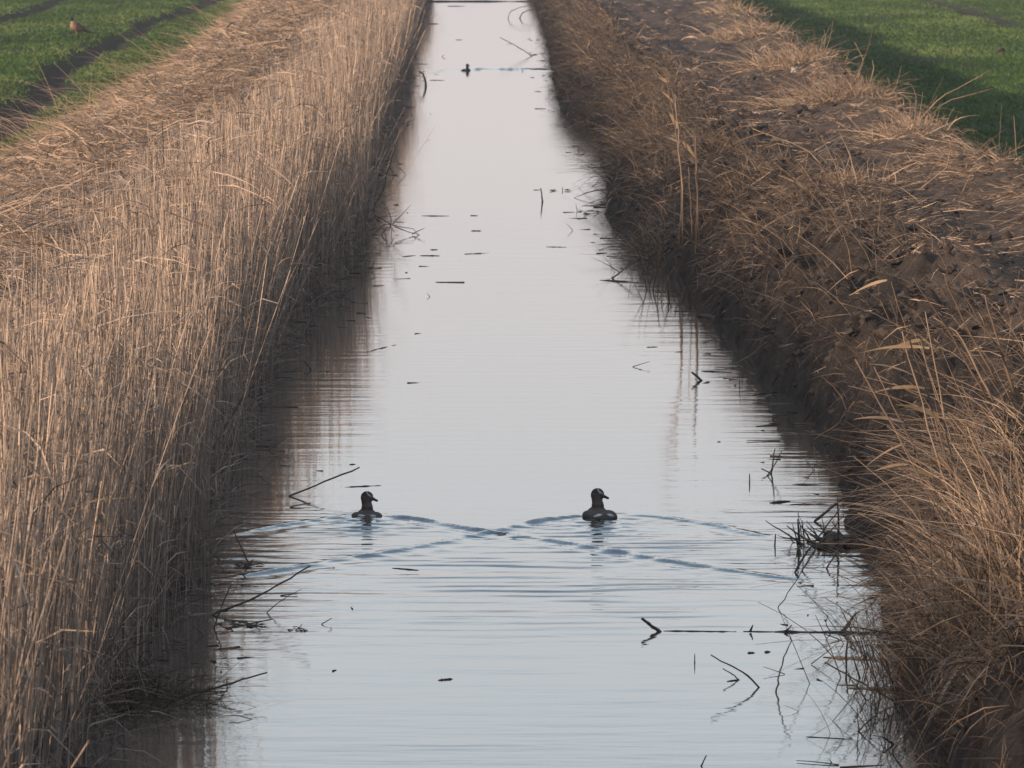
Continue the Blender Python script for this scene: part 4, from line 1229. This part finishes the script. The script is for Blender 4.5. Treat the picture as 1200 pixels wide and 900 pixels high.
tuft('grass_tussock', 'coarse straw tussock at the right edge above the level fallen reed', 'tussock', 1190, 500, 47, 170, .85, .32, (-.42, -.1), .4, 'tuft', .0042, .8, .22, .6, tint=.55)
tuft('grass_tussock', 'loose straw tussock amid the stems of the leaning reed clump', 'tussock', 1115, 520, 48, 150, .75, .38, (-.45, -.1), .45, 'tuft', .0038, .9, .22, .6, tint=.5)
plant('fallen_reed', 'dark reed lying across the dark bare bank slope, upper', 'reed stem', [([(905, 455), (925, 425), (965, 400), (985, 395)], 2.6)], [], 60, 'sedge')
plant('fallen_reed', 'grey reed lying on the bare slope above the drift heap', 'reed stem', [([(955, 520), (985, 500), (1002, 475)], 3.2)], [], 55, 'tuft')

# stems that stand out of the left reed bed
plant('tall_reed', 'tallest dark reed stem rising above the left reed bed', 'reed stem', [([(196, 300), (193, 220), (190, 141)], 3.2)], [], 74, 'sedge')
plant('tall_reed', 'grey reed stem standing above the matted grass at the far left', 'reed stem', [([(119, 330), (121, 250), (124, 172)], 3.0)], [], 62, 'sedge')
plant('tall_reed', 'pale broken reed leaning left above the left reed bed', 'reed stem', [([(99, 240), (96, 205), (90, 165)], 2.8)], [], 66, 'tuft')
plant('bowed_reed', 'bright reed bowing out over the water from the left reeds', 'reed stem', [([(246, 530), (275, 480), (300, 430), (313, 376)], 4.2)], [], 56, 'tuft')
plant('fallen_reed', 'dark reed stem lying aslant high in the left reed bed', 'reed stem', [([(192, 246), (220, 257), (248, 266)], 2.8)], [], 60, 'sedge')
plant('leaning_reed', 'pale reed leaning right at the lower left picture edge', 'reed stem', [([(-4, 696), (40, 625), (78, 540)], 3.6)], [], 40.5, 'tuft')
plant('leaning_reed', 'long grey reed leaning right across the lower left reeds', 'reed stem', [([(95, 812), (150, 720), (222, 606)], 3.6)], [], 41, 'tuft')
plant('leaning_reed', 'grey reed slanting low over the dark water gap at the left', 'reed stem', [([(98, 806), (130, 770), (196, 740)], 3.6)], [], 41, 'tuft')
plant('leaning_reed', 'thin grey reed leaning across the shaded left reed edge', 'reed stem', [([(258, 388), (285, 375), (316, 366)], 2.6), ], [], 60, 'tuft')
tuft('sedge_tussock', 'mossy dark tussock at the foot of the lower left reeds', 'sedge', 150, 770, 41.5, 260, .5, .5, (.3, -.2), .7, 'sedge', .0024, 1.2, .18, .5, tint=.3, zoff=0)

# pale scraps and clods
def lump(name, label, cat, px, py, z, size, mat, seed):
    p = onz(px, py, z)
    zb = float(ground(np.array([p.x]), np.array([p.y]))[0])
    bm = bmesh.new(); bmesh.ops.create_icosphere(bm, subdivisions=4, radius=1)
    for v in bm.verts:
        n = fbm(np.array([v.co.x * 1.7 + seed]), np.array([v.co.y * 1.7 + v.co.z * 1.3]), 500 + seed, 3)[0]
        v.co = Vector((v.co.x * size[0], v.co.y * size[1], v.co.z * size[2])) * (1 + .95 * n)
    me = bpy.data.meshes.new(name); bm.to_mesh(me); bm.free(); me.shade_smooth(); me.materials.append(M[mat])
    o = bpy.data.objects.new(name, me); COL.objects.link(o); o.location = (p.x, p.y, zb + size[2] * .45)
    tag(o, label, cat)


lump('pale_lump', 'whitish lump lying on the right bank by the big tussock', 'stone', 934, 86, 1.2, (.12, .2, .05), 'chalk', 3)
lump('soil_clod', 'dark round clod alone on the sunlit right field', 'clod', 1172, 65, .55, (.13, .13, .10), 'clod', 5)
lump('soil_clod', 'dark clod of earth under the big pale tussock', 'clod', 938, 130, 1.2, (.20, .3, .12), 'clod', 7)
lump('soil_clod', 'dark clod at the near side of the low broken tussock', 'clod', 940, 250, 1.15, (.16, .2, .10), 'clod', 9)
lump('mud_spit', 'flat dark mud spit jutting from the right bank bulge', 'mud', 838, 371, 0.0, (.20, .7, .04), 'clod', 11)

# ------------------------------------------------------------------ light, sky, camera
ELEV = math.radians(8.3)
SD = Vector((-0.78, -0.62, 0)).normalized() * math.cos(ELEV) + Vector((0, 0, math.sin(ELEV)))
w = bpy.data.worlds.new('World'); SC.world = w; w.use_nodes = True
nt = w.node_tree
bg = next(n for n in nt.nodes if n.type == 'BACKGROUND')
sky = nt.nodes.new('ShaderNodeTexSky'); sky.sky_type = 'NISHITA'; sky.sun_disc = False
sky.sun_elevation = ELEV
sky.sun_rotation = math.atan2(SD.x, SD.y)
sky.air_density = 1.0; sky.dust_density = 0.6; sky.ozone_density = 3.0
# a thin pale veil of mist and high cloud over the clear sky, thickest towards the horizon
tc = nt.nodes.new('ShaderNodeTexCoord'); sx = nt.nodes.new('ShaderNodeSeparateXYZ'); nt.links.new(tc.outputs['Generated'], sx.inputs[0])
veil = ramp(nt, [(0.0, (5.85, 5.25, 5.2)), (0.05, (6.2, 5.8, 5.85)), (0.11, (6.9, 7.35, 7.75)), (0.19, (2.2, 3.0, 4.0)), (0.45, (1.15, 1.55, 2.2)), (0.75, (4.4, 4.7, 5.2))])
nt.links.new(sx.outputs['Z'], veil.inputs['Fac'])
thick = ramp(nt, [(0.0, (.92, .92, .92)), (0.15, (.8, .8, .8)), (0.45, (.5, .5, .5)), (0.75, (.85, .85, .85))])
nt.links.new(sx.outputs['Z'], thick.inputs['Fac'])
skc = mix(nt, thick.outputs['Color'], sky.outputs[0], veil.outputs['Color'])
nt.links.new(skc, bg.inputs[0]); bg.inputs[1].default_value = 0.1
sl = bpy.data.lights.new('sun', 'SUN'); sl.energy = 4.1; sl.angle = math.radians(0.6); sl.color = (1.0, 0.72, 0.51)
so = bpy.data.objects.new('sun', sl); COL.objects.link(so); so.rotation_euler = SD.to_track_quat('Z', 'Y').to_euler(); so.location = (-20, -20, 20)

HAZE = 0.00028
if HAZE:
    bm = bmesh.new(); bmesh.ops.create_cube(bm, size=1, matrix=Matrix.Translation((0, 800, 1.6)) @ Matrix.Diagonal((3100, 2100, 9.2, 1)))
    me = bpy.data.meshes.new('haze'); bm.to_mesh(me); bm.free()
    ho = bpy.data.objects.new('haze', me); COL.objects.link(ho); tag(ho, kind='stuff')
    hm = bpy.data.materials.new('haze'); hm.use_nodes = True; hn = hm.node_tree
    for n in list(hn.nodes):
        if n.type == 'BSDF_PRINCIPLED': hn.nodes.remove(n)
    pv = hn.nodes.new('ShaderNodeVolumePrincipled'); pv.inputs['Color'].default_value = (.9, .9, .92, 1); pv.inputs['Density'].default_value = HAZE; pv.inputs['Anisotropy'].default_value = 0.2
    hn.links.new(pv.outputs[0], next(n for n in hn.nodes if n.type == 'OUTPUT_MATERIAL').inputs['Volume'])
    me.materials.append(hm)

cam = bpy.data.cameras.new('camera'); co = bpy.data.objects.new('camera', cam); COL.objects.link(co)
cam.sensor_width = 36; cam.lens = 36 * FPX / 1200
cam.clip_start = 0.5; cam.clip_end = 12000
co.location = (0, 0, H)
co.rotation_euler = (math.pi / 2 - math.atan(555 / FPX), 0, -math.atan(45 / FPX))
cam.dof.use_dof = True; cam.dof.focus_distance = 55; cam.dof.aperture_fstop = 20
SC.camera = co
SC.view_settings.view_transform = 'Standard'; SC.view_settings.look = 'None'; SC.view_settings.gamma = 1
SC.view_settings.exposure = 0.56
